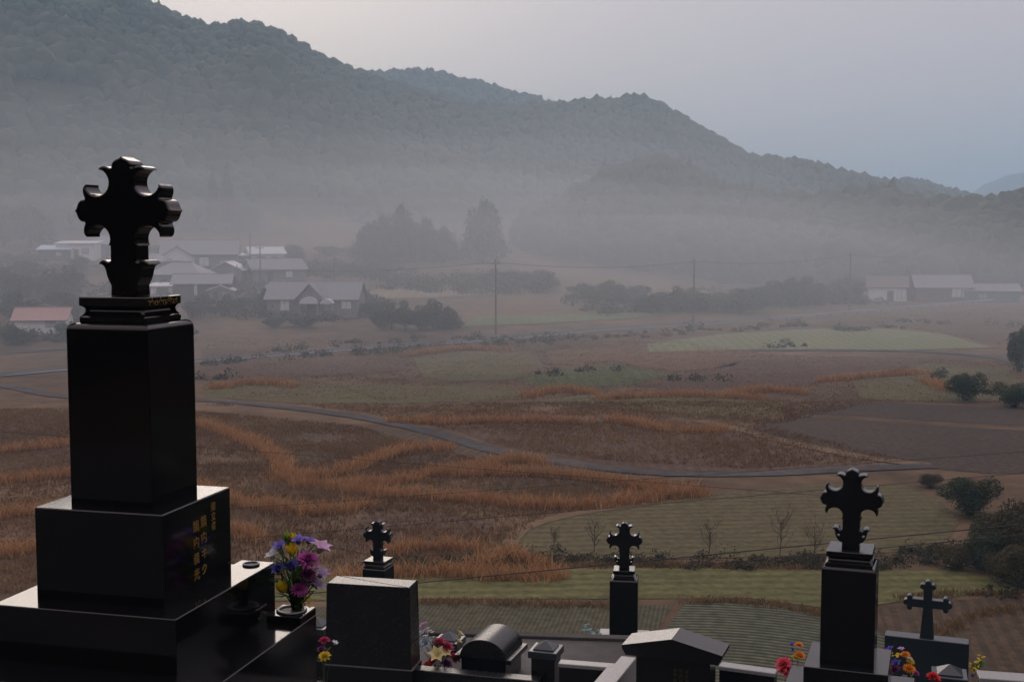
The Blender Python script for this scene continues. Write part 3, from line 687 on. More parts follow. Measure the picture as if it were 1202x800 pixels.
for px, yt, yb, w in ((1165,588,660,60),(1200,570,664,70),(1150,612,668,56),(1198,630,690,60),(1120,632,668,50),(1175,640,684,50)):
    plant_px(random.choice(['bush_fine','bush_fine_b']), px, yt, yb, w, 'tangled dark bush in the thicket below the dense evergreen', 'bush', 'thicket at the right end of the oval field')
# leafless saplings
def bare_tree(px, yb, hpx, label):
    p = spot(px, yb); h = hpx*math.hypot(p[0], p[1])/FPX
    root = empty('bare_tree', p, 0, label, 'tree', 'leafless saplings on the bank')
    b = MB(); b.tube([(0,0,-.1),(.03*h,0,.35*h),(.01*h,.02*h,.7*h)], [.03,.022,.01], 6); b.build('trunk', M['twig'], root)
    c = MB()
    for k in range(26):
        z = random.uniform(.15,.7)*h; a = random.uniform(0,6.28); l = random.uniform(.18,.42)*h
        q = [(.02*h,0,z),(.02*h+.45*l*math.cos(a),.45*l*math.sin(a),z+.4*l),(.02*h+.8*l*math.cos(a+.3),.8*l*math.sin(a+.3),z+l)]
        c.tube(q, [.012,.008,.004], 4, False)
        for s in range(3):
            e = Vector(q[1]).lerp(Vector(q[2]), random.random()); d = Vector((random.uniform(-.5,.5),random.uniform(-.5,.5),random.uniform(.2,.8)))*l*.5
            c.tube([e, e+d], [.008,.004], 3, False)
    c.build('branches', M['twig'], root)
for px, yb, hp in ((697,648,42),(832,650,44),(915,652,56),(955,655,50),(650,640,24)):
    bare_tree(px, yb, hp, 'thin leafless sapling in front of the oval field')

# ------------------------------------------------------------------ farm buildings
def tile_mat(name, c0, c1):
    return surf(name, c0, c1, 3, .55, 6, .4, .3, 12)
RM = {'slate': tile_mat('grey_roof_tiles', (.15,.158,.178), (.25,.258,.285)), 'dark': tile_mat('dark_roof_tiles', (.07,.072,.08), (.12,.125,.135)), 'pink': tile_mat('red_roof_sheet', (.30,.17,.155), (.40,.25,.225)),
      'blue': tile_mat('blue_roof_sheet', (.36,.46,.62), (.46,.56,.70)), 'pale': tile_mat('pale_roof_sheet', (.48,.50,.54), (.62,.64,.68)), 'brown': tile_mat('brown_roof_tiles', (.09,.07,.065), (.15,.12,.11)), 'teal': tile_mat('teal_roof_sheet', (.14,.22,.26), (.20,.28,.32))}
WM = {'white': surf('white_plaster', (.60,.60,.60), (.75,.75,.74), 1.2, .8), 'wood': surf('weathered_boards', (.06,.048,.04), (.11,.09,.075), 2, .85, stretch=(8,8,1)), 'grey': surf('grey_boards', (.14,.14,.14), (.22,.22,.22), 2, .85), 'teal': surf('teal_sheet_wall', (.07,.14,.17), (.11,.19,.22), 2, .7), 'red': surf('red_brown_wall', (.11,.06,.05), (.16,.09,.08), 2, .8)}
M['glass'] = surf('window_glass', (.25,.28,.32), (.45,.48,.52), 1, .1)
M['paper'] = surf('white_shutter', (.55,.56,.58), (.7,.71,.72), 1, .6)
def house(px, py, yaw, w, d, hw, hr, roof, wall, rtype, label, wins=(), door=None, cat='house', base=None, over=.5):
    p = base if base is not None else spot(px, py)
    root = empty('farmhouse' if cat == 'house' else cat.replace(' ', '_'), (p[0], p[1], p[2]-.3), R(yaw), label, cat)
    x, y = w/2, d/2; b = MB(); hw = hw+.3
    if rtype == 'gable_x':   # ridge along x
        b.add([(-x,-y,0),(x,-y,0),(x,y,0),(-x,y,0),(-x,-y,hw),(x,-y,hw),(x,y,hw),(-x,y,hw),(-x,0,hw+hr),(x,0,hw+hr)], [(0,1,5,4),(1,2,6,9,5),(2,3,7,6),(3,0,4,8,7),(4,5,9,8),(7,8,9,6)])
    elif rtype == 'gable_y':
        b.add([(-x,-y,0),(x,-y,0),(x,y,0),(-x,y,0),(-x,-y,hw),(x,-y,hw),(x,y,hw),(-x,y,hw),(0,-y,hw+hr),(0,y,hw+hr)], [(0,1,5,8,4),(1,2,6,5),(2,3,7,9,6),(3,0,4,7),(4,8,9,7),(5,6,9,8)])
    else: b.box(-x, x, -y, y, 0, hw)
    b.build('wall', WM[wall], root)
    r = MB(); o = over; t = .14
    def slab(a, b_, c, d_):
        a, b_, c, d_ = map(Vector, (a, b_, c, d_)); n = (b_-a).cross(d_-a).normalized()*t
        if n.z < 0: n = -n
        e = Vector((0,0,.02))
        r.add([a+e, b_+e, c+e, d_+e, a+n+e, b_+n+e, c+n+e, d_+n+e], [(3,2,1,0),(4,5,6,7),(0,1,5,4),(1,2,6,5),(2,3,7,6),(3,0,4,7)])
    if rtype == 'gable_x':
        k = hr/y; dz = o*k
        slab((-x-o,-y-o,hw-dz),(x+o,-y-o,hw-dz),(x+o,0,hw+hr),(-x-o,0,hw+hr)); slab((x+o,y+o,hw-dz),(-x-o,y+o,hw-dz),(-x-o,0,hw+hr),(x+o,0,hw+hr))
        r.box(-x-o-.05, x+o+.05, -.16, .16, hw+hr-.02, hw+hr+.24)
    elif rtype == 'gable_y':
        k = hr/x; dz = o*k
        slab((-x-o,-y-o,hw-dz),(0,-y-o,hw+hr),(0,y+o,hw+hr),(-x-o,y+o,hw-dz)); slab((x+o,-y-o,hw-dz),(x+o,y+o,hw-dz),(0,y+o,hw+hr),(0,-y-o,hw+hr))
        r.box(-.16, .16, -y-o-.05, y+o+.05, hw+hr-.02, hw+hr+.24)
    elif rtype == 'hip':
        rx = max(x-y*.75, .1); X0, Y0 = x+o, y+o; zt = hw+hr
        r.add([(-X0,-Y0,hw),(X0,-Y0,hw),(X0,Y0,hw),(-X0,Y0,hw),(-X0,-Y0,hw+t),(X0,-Y0,hw+t),(X0,Y0,hw+t),(-X0,Y0,hw+t),(-rx,0,zt),(rx,0,zt)],
              [(3,2,1,0),(0,1,5,4),(1,2,6,5),(2,3,7,6),(3,0,4,7),(4,5,9,8),(5,6,9),(6,7,8,9),(7,4,8)])
        r.box(-rx-.1, rx+.1, -.16, .16, zt-.05, zt+.22)
    else:      # lean-to falling to the front
        slab((-x-o,-y-o,hw+.02),(x+o,-y-o,hw+.02),(x+o,y+o,hw+.02+hr),(-x-o,y+o,hw+.02+hr))
        r2 = MB()
    r.build('roof', RM[roof], root)
    for (wx, wz, ww, wh, mk) in wins:
        f = MB(); f.box(wx-ww/2-.08, wx+ww/2+.08, -y-.06, -y+.02, wz+.3-.08, wz+.3+wh+.08); fo_ = f.build('window', WM['grey'], root)
        g = MB(); g.box(wx-ww/2, wx-.04, -y-.09, -y-.05, wz+.3, wz+.3+wh); g.box(wx+.04, wx+ww/2, -y-.09, -y-.05, wz+.3, wz+.3+wh); g.build('pane', M[mk], fo_)
    if door:
        g = MB(); g.box(door[0]-door[1]/2, door[0]+door[1]/2, -y-.07, -y+.02, .0, door[2]+.3); dd = g.build('door', WM['wood'] if len(door) < 4 else WM[door[3]], root)
        h_ = MB(); h_.box(door[0]+door[1]*.3, door[0]+door[1]*.36, -y-.12, -y-.07, 1.2, 1.4); h_.build('handle', M['steel'], dd)
    return root
house(52, 389, 6, 7.6, 5, 2.1, 1.5, 'pink', 'white', 'gable_x', 'low white shed with a faded red roof beside the road', [(1.6,.9,1.4,.8,'glass')], (-3.0,1.3,1.5,'white'), 'shed')
house(66, 305, 8, 6.4, 4.6, 2.2, .9, 'blue', 'wood', 'lean', 'small board shed with a bright pale blue sloping roof', [(1,.9,1,.8,'glass')], (-1.6,1,1.8), 'shed')
house(93, 304, 4, 8.2, 6, 3.4, .5, 'pale', 'white', 'lean', 'white flat roofed outbuilding directly right of the blue roofed shed', [(2.2,1.2,1.4,1.2,'glass')], (0.2,1.0,2.2), 'outbuilding')
house(236, 317, 10, 15.5, 8, 3.6, 2.7, 'slate', 'grey', 'gable_x', 'long grey roofed farmhouse highest in the village, two pale windows', [(-1.8,1.0,1.6,1.8,'paper'),(.9,1.0,1.9,1.8,'paper'),(5,1,1.6,1.2,'glass')], (-5,1.2,2.1))
house(207, 318, 18, 6, 7, 3.3, 1.9, 'slate', 'white', 'gable_y', 'narrow farmhouse wing with a pale gable left of the longest roof', [(0,1.0,1.5,1.2,'glass')], (-1.8,1,2))
house(214, 338, -8, 10, 8, 2.6, 2.4, 'slate', 'grey', 'hip', 'farmhouse with a pale hipped roof in the second row of the village', [(2,.9,1.6,1.2,'glass')], (-2,1.2,2))
house(240, 350, 4, 10.2, 6.4, 2.9, 1.5, 'slate', 'wood', 'gable_x', 'dark boarded farmhouse with one long plain grey roof and a white post', [(-1.0,.8,.5,1.8,'paper'),(2.5,.9,2,1.2,'glass')], (-3.4,1.4,2))
house(261, 352, 3, 4.2, 4, 1.9, .8, 'pale', 'grey', 'gable_y', 'tiny storehouse with a bright white gabled roof in front of the village', [(0.8,.8,.8,.7,'glass')], (-.8,.9,1.7), 'storehouse')
house(200, 346, 3, 6.3, 4, 1.6, .5, 'pale', 'white', 'lean', 'low white roofed garage partly behind the tallest gravestone', [(1.6,.6,1,.6,'glass')], (-1,2.2,1.4), 'garage')
house(311, 312, 24, 7.4, 5.6, 2.8, 1.3, 'pale', 'white', 'gable_x', 'white walled barn with a pale gable at the top right of the village', [(1.4,1,1.2,1,'glass')], (-1.4,1.8,2.1), 'barn')
house(278, 312, 14, 4.6, 3.2, 2.2, .5, 'pale', 'grey', 'lean', 'small lean-to with a bright sliver of roof beside the white barn', [(.8,.9,.8,.7,'glass')], (-.8,.9,1.7), 'lean-to')
def big_house():
    c = house(372, 369, -4, 15.5, 8, 3.0, 2.6, 'slate', 'grey', 'gable_x', 'largest farmhouse with a tall central gable and a curved entrance roof', [(-4.6,.9,1.5,1.7,'paper'),(6.0,1.3,1.6,1.2,'paper'),(3,1,1.6,1.3,'glass')], (0,1.6,2.1))
    g = MB(); g.add([(-2.4,-5.2,3.1),(2.4,-5.2,3.1),(0,-5.2,5.5),(-2.4,0,3.1),(2.4,0,3.1),(0,0,5.5)], [(0,1,2),(3,5,4),(0,3,4,1)]); g.build('gable', WM['grey'], c)
    r = MB()
    for s in (-1, 1): r.add([(s*3.1,-5.7,2.5),(0,-5.7,5.7),(0,.1,5.7),(s*3.1,.1,2.5),(s*3.1,-5.7,2.7),(0,-5.7,5.92),(0,.1,5.92),(s*3.1,.1,2.7)], [(0,1,2,3),(7,6,5,4),(0,4,5,1),(1,5,6,2),(2,6,7,3),(3,7,4,0)])
    r.build('gable_roof', RM['slate'], c)
    e = MB()
    for cx_, w_ in ((0,1.6),(3.0,1.1)):
        n = 10; top = [(cx_+w_*math.cos(a), 2.5+.75*w_*math.sin(a)**1.2) for a in [math.pi*i/n for i in range(n+1)]]
        e.add([(x_,-6.4,z_) for x_, z_ in top]+[(x_,-4.2,z_) for x_, z_ in top], [(i,i+1,n+2+i,n+1+i) for i in range(n)]+[tuple(range(n+1)), tuple(range(2*n+1, n, -1))])
    e.build('entrance_roof', RM['pale'], c)
    pp = MB()
    for x_ in (-1.5, 1.5): pp.box(x_-.1, x_+.1, -6.2, -6.0, 0, 2.5)
    pp.build('entrance_post', WM['grey'], c)
big_house()
house(322, 330, 30, 11, 6.5, 2.6, 1.9, 'slate', 'grey', 'gable_x', 'long farmhouse roof behind and left of the largest farmhouse', [(2,.9,1.4,1.2,'paper')], (-2,1.2,2))
house(176, 322, -12, 7.5, 6, 2.6, 1.8, 'slate', 'grey', 'hip', 'hip roofed farmhouse just left of the tallest cross shaft', [(1.5,.9,1.2,1.1,'glass')], (-1.6,1.1,2))
house(140, 300, 8, 9, 6, 2.8, 1.8, 'slate', 'grey', 'gable_x', 'faint farmhouse far up the slope behind the tallest cross', [(2,.9,1.3,1.1,'paper')], (-2,1.1,2))
house(270, 330, -6, 6.5, 5, 2.4, 1.5, 'pale', 'grey', 'gable_y', 'pale roofed annex between the long plain roof and the white barn', [(1,.9,1.1,1,'glass')], (-1.2,1.0,1.9))
house(328, 355, 8, 5.4, 5, 2.4, 1.8, 'slate', 'grey', 'hip', 'small square farm store with a pyramid roof left of the largest farmhouse', [(1.2,.8,1.1,1,'glass')], (-1.2,1,1.9), 'storehouse')
house(1041, 352, -14, 8.2, 6.5, 3.2, 2.2, 'brown', 'white', 'gable_x', 'white plastered house with a brown roof beside the road', [(3.0,.6,1.9,2.1,'paper')], (.6,1.4,2.2))
house(1104, 353, -6, 12, 7, 3.3, 2.4, 'slate', 'red', 'gable_x', 'red brown house with a blue grey roof and white windows', [(2.6,1.0,2.0,1.9,'paper'),(4.6,1.0,1.6,1.9,'paper')], (-3,1.6,2.1))
house(1160, 354, -3, 12, 5, 2.6, 1.3, 'slate', 'teal', 'gable_x', 'long low teal walled shed at the right end of the road', [(-2,.9,1.6,.9,'glass')], (3,2,2,'teal'), 'shed')

M['steel_pale'] = surf('galvanised_rail', (.28,.30,.33), (.38,.40,.43), 3, .6)
# guard rail along the road
gr = empty('guard_rail', (0,0,0), 0, 'long pale guard rail along the near side of the valley road', 'guard rail')
rl = MB(); i0 = [i for i, p in enumerate(road_c) if CX + FPX*p[0]/p[1] > 880]
tan = np.gradient(road_c, axis=0); tan /= np.linalg.norm(tan, axis=1)[:, None]; side = road_c + np.stack([tan[:,1], -tan[:,0]], -1)*2.9
line = [(side[i,0], side[i,1], H1(side[i,0], side[i,1])) for i in i0]
for a, b_ in zip(line[:-1], line[1:]):
    for z0, z1 in ((.55,.85),):
        rl.add([(a[0],a[1],a[2]+z0),(b_[0],b_[1],b_[2]+z0),(b_[0],b_[1],b_[2]+z1),(a[0],a[1],a[2]+z1),(a[0],a[1]+.06,a[2]+z0),(b_[0],b_[1]+.06,b_[2]+z0),(b_[0],b_[1]+.06,b_[2]+z1),(a[0],a[1]+.06,a[2]+z1)], [(0,1,2,3),(7,6,5,4),(3,2,6,7),(4,5,1,0)])
rl.build('rail', M['steel_pale'], gr)
ps = MB()
for k, p in enumerate(line[::2]): ps.box(p[0]-.06, p[0]+.06, p[1]+.07, p[1]+.19, p[2]-.1, p[2]+.8)
tag(ps.build('posts', M['steel'], gr), kind='stuff')

# utility poles and their wires
pole_tops = {}
def pole(key, px, ytop, ybase, label):
    p = spot(px, ybase); d = p[1]; h = (ybase-ytop)*math.hypot(p[0], p[1])/FPX
    root = empty('utility_pole', p, random.uniform(-.2,.2), label, 'utility pole', 'utility poles across the valley')
    b = MB(); b.tube([(0,0,-.2),(0,0,h)], [.17,.10], 10); b.build('mast', M['pole'], root)
    c = MB(); c.box(-.8,.8,-.16,-.08,h-.75,h-.63); c.build('crossarm', M['pole'], root)
    i = MB()
    for x in (-.7, 0, .7): i.lathe([(.05,h-.63),(.07,h-.55),(.03,h-.45)], 8, (x,-.12))
    i.build('insulators', M['white'], root)
    pole_tops[key] = Vector((p[0], p[1]-.12, p[2]+h-.45))
pole('a', 582, 304, 392, 'thin utility pole in the centre of the valley, nearest to the camera')
pole('b', 814, 304, 381, 'thin utility pole standing against the wood beside the road')
pole('c', 997, 298, 368, 'thin utility pole beside the road left of the white plastered house')
pole('d', 1147, 296, 352, 'faint utility pole in front of the red brown house')
pole('e', 1174, 300, 352, 'faint utility pole in front of the long teal shed')
pole('f', 279, 312, 362, 'thin utility pole right of the dark boarded farmhouse')
pole('g', 306, 288, 345, 'thin utility pole before the white walled barn')
pole('h', 294, 272, 318, 'thin utility pole with its top above the white walled barn')
pole('i', 393, 300, 350, 'faint utility pole behind the largest farmhouse')
def cable(name, a, b, sag, rad, label, group):
    a, b = Vector(a), Vector(b); mb = MB(); pts = []
    for k in range(25):
        t = k/24; q = a.lerp(b, t); q.z -= sag*4*t*(1-t); pts.append(q)
    mb.tube(pts, rad, 5); return tag(mb.build(name, M['wire']), label, 'cable', group)
for a, b in (('f','a'),('a','b'),('b','c'),('c','d')):
    cable('power_line', pole_tops[a], pole_tops[b], 1.0, .03, 'faint power line strung between the valley poles', 'power lines between the valley poles')
# near cables slung across the slope under the graveyard
def near_cable(pl, pr, y, label, rad=.014):
    a = at_y(pl[0], pl[1], y); b = at_y(pr[0], pr[1], y-2)
    a, b = Vector(a), Vector(b); d = b-a
    cable('overhead_cable', a-d*.8, b+d*.8, .0, rad, label, 'cables crossing above the slope')
near_cable((560,677),(1202,615), 27, 'thick overhead cable crossing above the green strip, the lowest of the set', .011)
near_cable((980,648),(1202,627), 26, 'lower overhead cable passing right behind the tall cross monument', .009)
near_cable((640,602),(1202,555), 29, 'thin overhead cable crossing the oval field', .006)
near_cable((590,574),(1202,530), 30, 'thin overhead cable crossing at the farm track', .005)
near_cable((230,524),(640,556), 32, 'thin overhead cable above the rust coloured reeds', .005)
for k_, o_ in protos.items():                          # unplanted kinds are not kept
    if k_ not in used_proto:
        for c_ in list(o_.children): bpy.data.objects.remove(c_)
        bpy.data.objects.remove(o_)

# ------------------------------------------------------------------ graveyard terraces
TH = 14.5
def axv(th): t = R(th); return np.array([math.sin(t), math.cos(t), 0]), np.array([math.cos(t), -math.sin(t), 0])   # away, right
UP_Z, LOW_Z, DEEP_Z = -2.0, -3.9, -5.75
mb = MB(); mb.prism([(-9,-6),(3.0,-6),(3.0,4.6),(-.85,5.55),(-3.0,6.6),(-9,8.6)], [(0,-7),(0,UP_Z)]); tag(mb.build('upper_terrace_floor', M['concrete']), kind='structure')
mb = MB(); mb.prism([(-9,4.0),(9,3.2),(9,9.6),(5,10.75),(2.7,10.75),(2.35,9.9),(1.65,10.4),(1.3,11.9),(-1.3,12.15),(-9,13.2)], [(0,-7.5),(0,LOW_Z)]); tag(mb.build('lower_terrace_floor', M['concrete']), kind='structure')
mb = MB(); mb.prism([(-9,9),(2.0,9.4),(2.0,16.0),(-9,16.4)], [(0,-9),(0,DEEP_Z)]); tag(mb.build('bottom_terrace_floor', M['concrete']), kind='structure')

# ------------------------------------------------------------------ crosses
def arc(cx_, cz_, r, a0, a1, n):
    return [(cx_+r*math.cos(R(a0+(a1-a0)*k/n)), cz_+r*math.sin(R(a0+(a1-a0)*k/n))) for k in range(n+1)]
def cross_outline(shaft=.053, bottom=-.312, leaf_gap=False):
    """right half from the top tip round to the shaft foot (x>=0); unit: metres, centre of the arms at 0,0"""
    half = []
    # head lobe and flare (top arm, right side), listed from the tip
    half += [(0,.197),(.008,.1905),(.018,.187),(.029,.182),(.037,.174),(.0405,.165),(.040,.1575),(.046,.1545),(.056,.1585),(.068,.162),(.080,.1615),(.090,.157),(.096,.149)]
    half += arc(.103,.103,.049,112,338,14)
    # arm end seen from above (mirror of the head across the diagonal)
    up = [(.149,.096),(.157,.090),(.1615,.080),(.162,.068),(.1585,.056),(.1545,.046),(.1575,.040),(.165,.0405),(.174,.037),(.182,.029),(.187,.018),(.1905,.008),(.197,0)]
    half += up + [(x, -z) for x, z in reversed(up[:-1])]
    half += [(x, -z) for x, z in reversed(arc(.103,.103,.049,150,338,12))]
    # shaft, leaves, foot
    if not leaf_gap:
        half += [(shaft,-.125),(shaft,-.184),(.064,-.187),(.074,-.181),(.086,-.180),(.097,-.186),(.103,-.195),(.091,-.197),(.081,-.204),(.075,-.217),(.071,-.235),(.065,-.252),(.056,-.268),(shaft,-.276)]
    else:
        half += [(shaft,-.125),(shaft,-.192),(.060,-.190),(.068,-.198),(.078,-.184),(.092,-.178),(.106,-.181),(.116,-.190),(.103,-.195),(.098,-.207),(.096,-.225),(.088,-.247),(.075,-.264),(.062,-.272),(shaft,-.274)]
    half += [(shaft+.002, bottom)]
    out = half + [(-x, z) for x, z in reversed(half) if x > 1e-6]
    return out[::-1]            # counter clockwise in x,z seen from the front (-y)
def plain_outline():
    a = .036
    def trefoil(sgn=1):
        pts = arc(0,.176,.026,0,180,8)            # end lobe, right to left
        l = arc(-.042,.148,.024,60,250,8)
        r = arc(.042,.148,.024,-70,120,8)
        return r + pts + l
    head = [(a,a)] + [(a,.12)] + trefoil() + [(-a,.12),(-a,a)]
    rot = lambda P, k: [((x,z),(-z,x),(-x,-z),(z,-x))[k] for x, z in P]
    left = [(-.0,0)]
    h = [(a,.125)] + trefoil() + [(-a,.125)]
    pts = [(a,a)] + h + [(-a,a)] + rot(h,1)
    pts += [(-a-.001,-a),(-.058,-.30),(.058,-.30),(a+.001,-a)] + rot(h,3)
    return pts
def cross_mesh(mb, outline, depth, s=1.0, z0=0.0, holes=(), ch=.004):
    """extruded outline, thickness along y, with a small chamfer round both faces"""
    o = [(x*s, z*s+z0) for x, z in outline]; d = depth*s/2; ch *= s
    if sum(o[i-1][0]*o[i][1]-o[i][0]*o[i-1][1] for i in range(len(o))) < 0: o = o[::-1]
    inn = offset(o, -ch); n = len(o)
    hl = [[(x*s, z*s+z0) for x, z in h] for h in holes]
    vs = []; fs = []
    for P, y in ((inn,-d),(o,-d+ch),(o,d-ch),(inn,d)): vs += [(x, y, z) for x, z in P]
    for k in range(3):
        for i in range(n):
            j = (i+1) % n; fs.append((k*n+i, k*n+j, (k+1)*n+j, (k+1)*n+i))
    nb = 4*n; hb = []
    for h in hl:
        hb.append(len(vs)); m = len(h)
        vs += [(x, -d, z) for x, z in h] + [(x, d, z) for x, z in h]; b0 = hb[-1]
        for i in range(m): j = (i+1) % m; fs.append((b0+j, b0+i, b0+m+i, b0+m+j))
    tri = tessellate_polygon([[Vector((x,z,0)) for x, z in inn]] + [[Vector((x,z,0)) for x, z in h] for h in hl])
    fm = list(range(n)); bm_ = [3*n+i for i in range(n)]
    for h, b0 in zip(hl, hb): fm += [b0+i for i in range(len(h))]; bm_ += [b0+len(h)+i for i in range(len(h))]
    for t in tri:
        fs.append(tuple(fm[i] for i in t)); fs.append(tuple(bm_[i] for i in reversed(t)))
    mb.add(vs, fs)
LEAF_HOLES = [arc(sx*.076,-.228,.009,0,324,9) for sx in (-1,1)]

def square(h): return [(-h,-h),(h,-h),(h,h),(-h,h)]
CAP = [(-.004,0),(-.0005,.004),(-.0005,.021),(-.006,.026),(-.013,.030),(-.020,.037),(-.023,.046),(-.020,.054),(-.012,.060),(-.002,.0625),(0,.066),(0,.092),(-.003,.095)]
def monument(loc, th, mats, label, s=1.0, die=(.166,.663), block=(.257,.334), plinth=(.365,.2), step=None, leaf_gap=True, cap=.1325, holes=True, z_floor=None):
    """pillar gravestone: cross, moulded cap, tall die, block, plinth; loc is the top of the cap"""
    zb = z_floor
    root = empty('gravestone', (loc[0], loc[1], zb), R(-th), label, 'gravestone')
    z = loc[2]-zb
    c = MB(); cross_mesh(c, cross_outline(leaf_gap=leaf_gap), .095, s, z+.3125*s, LEAF_HOLES if holes else (), .005); c.build('cross', mats, root, smooth=28)
    c = MB(); c.prism(square(cap*s), [(o*s, z-.095*s+q*s) for o, q in CAP], .002); cp = c.build('cap', mats, root, smooth=35)
    z -= .095*s
    d0 = die[1]*s; r = .027*s
    c = MB(); c.prism(square(die[0]*s), [(0, z-d0)]+[(-r*(1-math.cos(R(a))), z-r+r*math.sin(R(a))) for a in range(0,91,15)], .003); c.build('die', mats, root, smooth=35)
    z -= d0
    if block:
        c = MB(); c.box(-block[0]*s, block[0]*s, -block[0]*s, block[0]*s, z-block[1]*s, z, .004); c.build('block', mats, root); z -= block[1]*s
    return root, z, cp

# --- the tall gravestone on the upper terrace
BIG = (-1.413, 4.702, -.226)
big, zb_, capb = monument(BIG, TH, M['black'], 'tall black gravestone on the upper terrace, its carved cross higher than all others', die=(.166,.660), block=(.257,.334), leaf_gap=False, holes=False, z_floor=UP_Z)
pl = MB(); pl.prism([(-.362,-.366),(.362,-.366),(.362,.425),(.215,.425),(.215,.355),(-.215,.355),(-.215,.425),(-.362,.425)], [(0,zb_-.2),(0,zb_-.003),(-.003,zb_)], .003); plo = pl.build('plinth', M['black'], big)
# flower well rims; a flat dark disc paints the shade inside
def well(parent, x, y, z, r, name='flower_well'):
    w = MB(); w.lathe([(r*1.25,z+.0005),(r*1.28,z+.004),(r*1.2,z+.008),(r*1.02,z+.008),(r*.95,z+.004),(r*.92,z-.0)], 28, (x,y)); o = w.build(name, M['steel'], parent, smooth=40)
    d = MB(); d.lathe([(r*.9,z+.0012),(r*.9,z+.0022)], 24, (x,y)); d.build('hole', M['dark'], o); return o
well(plo, .289, .362, zb_, .027); well(plo, -.289, .362, zb_, .027)
zs = zb_-.2
stp = MB(); stp.prism([(-.54,-.56),(.54,-.56),(.54,.425),(-.54,.425)], [(0,.002),(0,zs-.003),(-.003,zs)], .003); so = stp.build('step', M['black'], big)
for sx in (1, -1):
    v = MB(); x0, x1 = (.395,.539) if sx > 0 else (-.539,-.395); v.box(x0, x1, .272, .424, zs+.0005, zs+.03, .003); vo = v.build('vase_stone', M['black'], big)
    well(vo, .466*sx, .352, zs+.03, .048, 'vase_ring')
# gold inscription on the side of the block, ornament on the cap
def text_part(name, body, size, m, parent, loc, rot, ext=.0012):
    c = bpy.data.curves.new(name, 'FONT'); c.body = body; c.size = size; c.extrude = ext; c.align_x = 'CENTER'; c.align_y = 'CENTER'; c.resolution_u = 3
    o = bpy.data.objects.new(name, c); col.objects.link(o); dg = bpy.context.evaluated_depsgraph_get()
    me = bpy.data.meshes.new_from_object(o.evaluated_get(dg)); bpy.data.objects.remove(o)
    me.materials.clear(); p = link(name, me, m, parent, loc); p.rotation_euler = rot; return p
blk = [c for c in big.children if c.name.startswith('block')][0]
ZB = zb_
def column(txt, y, ztop, pitch, size):
    for i, ch in enumerate(txt):
        if ch != ' ': text_part('inscription', ch, size, M['gold'], blk, (.2583, y, ztop-i*pitch), (R(90), 0, R(90)))
column('建立者', .115, ZB+.285, .037, .036)
column('鍋内キク', .038, ZB+.243, .060, .046)
column('鍋内義光', -.020, ZB+.237, .060, .046)
orn = MB()
for k in range(11):
    t = -.095+.019*k; z = BIG[2]-UP_Z-.018 + .006*math.sin(k*1.9)
    for q in range(3):
        a = k*1.3+q*2.1; orn.add([(.1333,t,z),(.1333,t+.009*math.cos(a)+.002,z+.009*math.sin(a)),(.1333,t+.011*math.cos(a+.5),z+.011*math.sin(a+.5)),(.1333,t+.006*math.cos(a+1),z+.006*math.sin(a+1))], [(0,1,2,3)])
orn.build('gold_ornament', M['gold'], capb)

# --- pillar monuments lower down
def pillar_base(root, z, mats, tiers):
    for h, t in tiers:
        t = min(t, z) if t else z
        c = MB(); c.box(-h, h, -h, h, max(z-t, .001), z-.0005, .004); c.build('plinth', mats, root); z -= t
P_ = at_y(999, 642, 7.9)
r_, z_, _ = monument((P_[0], P_[1], P_[2]), 19, M['black2'], 'black cross monument with a broad plinth between two flower bouquets', s=1.0, die=(.165,.62), block=None, cap=.14, z_floor=LOW_Z)
pillar_base(r_, z_, M['black2'], [(.255,.22),(.40,.30),(.52,None)])
P_ = at_y(734, 670, 13.3)
r_, z_, _ = monument((P_[0], P_[1]+.12, P_[2]), 7, M['black2'], 'slim cross monument standing behind the low wall and the blue silk flowers', s=1.0, die=(.150,.66), block=None, cap=.115, z_floor=DEEP_Z)
pillar_base(r_, z_, M['pale'], [(.27,.25),(.40,.3),(.5,None)])
P_ = at_y(443, 658, 15.4)
r_, z_, _ = monument((P_[0], P_[1]+.1, P_[2]), 18, M['black2'], 'smaller cross monument rising behind the broad grey slab', s=.96, die=(.155,.66), block=None, cap=.145, z_floor=DEEP_Z)
pillar_base(r_, z_, M['black2'], [(.3,.25),(.42,.3),(.5,None)])

# --- slab stones and tombs of the lower terrace
def at_floor(px, py_top, y): p = at_y(px, py_top, y); return p
def local(px, py, y, th, name, label, cat='gravestone'):
    p = at_y(px, py, y); return empty(name, (p[0], p[1], LOW_Z), R(-th), label, cat), p[2]-LOW_Z
# broad grey slab, slightly tapering
g, zt = local(437, 682, 10.75, 12, 'gravestone', 'broad grey granite slab with a sloping back and no cross of its own')
hb = .20
s_ = MB(); w0, w1 = .385, .362
s_.prism([(-w0,-.14),(w0,-.14),(w0,.14),(-w0,.14)], [(.012,hb+.0005),(0,hb+.01),(-.0,hb+.012),(-.02,zt-.004),(-.024,zt)], .004); s_.build('slab', M['grey'], g)
b = MB(); b.box(-.388,.388,-.15,.18,.001,hb,.006); b.build('base', M['black2'], g)
# slab with plain trefoil cross
g, zt = local(1088, 747, 10.4, 21, 'gravestone', 'blue grey slab topped by a plain leaning trefoil cross')
b = MB(); b.box(-.335,.335,-.075,.075,.03,zt,.005); b.build('slab', M['blue'], g)
b = MB(); b.box(-.40,.40,-.16,.16,.001,.0295,.005); b.build('base', M['blue'], g)
c = MB(); cross_mesh(c, plain_outline(), .08, .97, zt+.30*.97); co = c.build('cross', M['blue'], g, smooth=28)
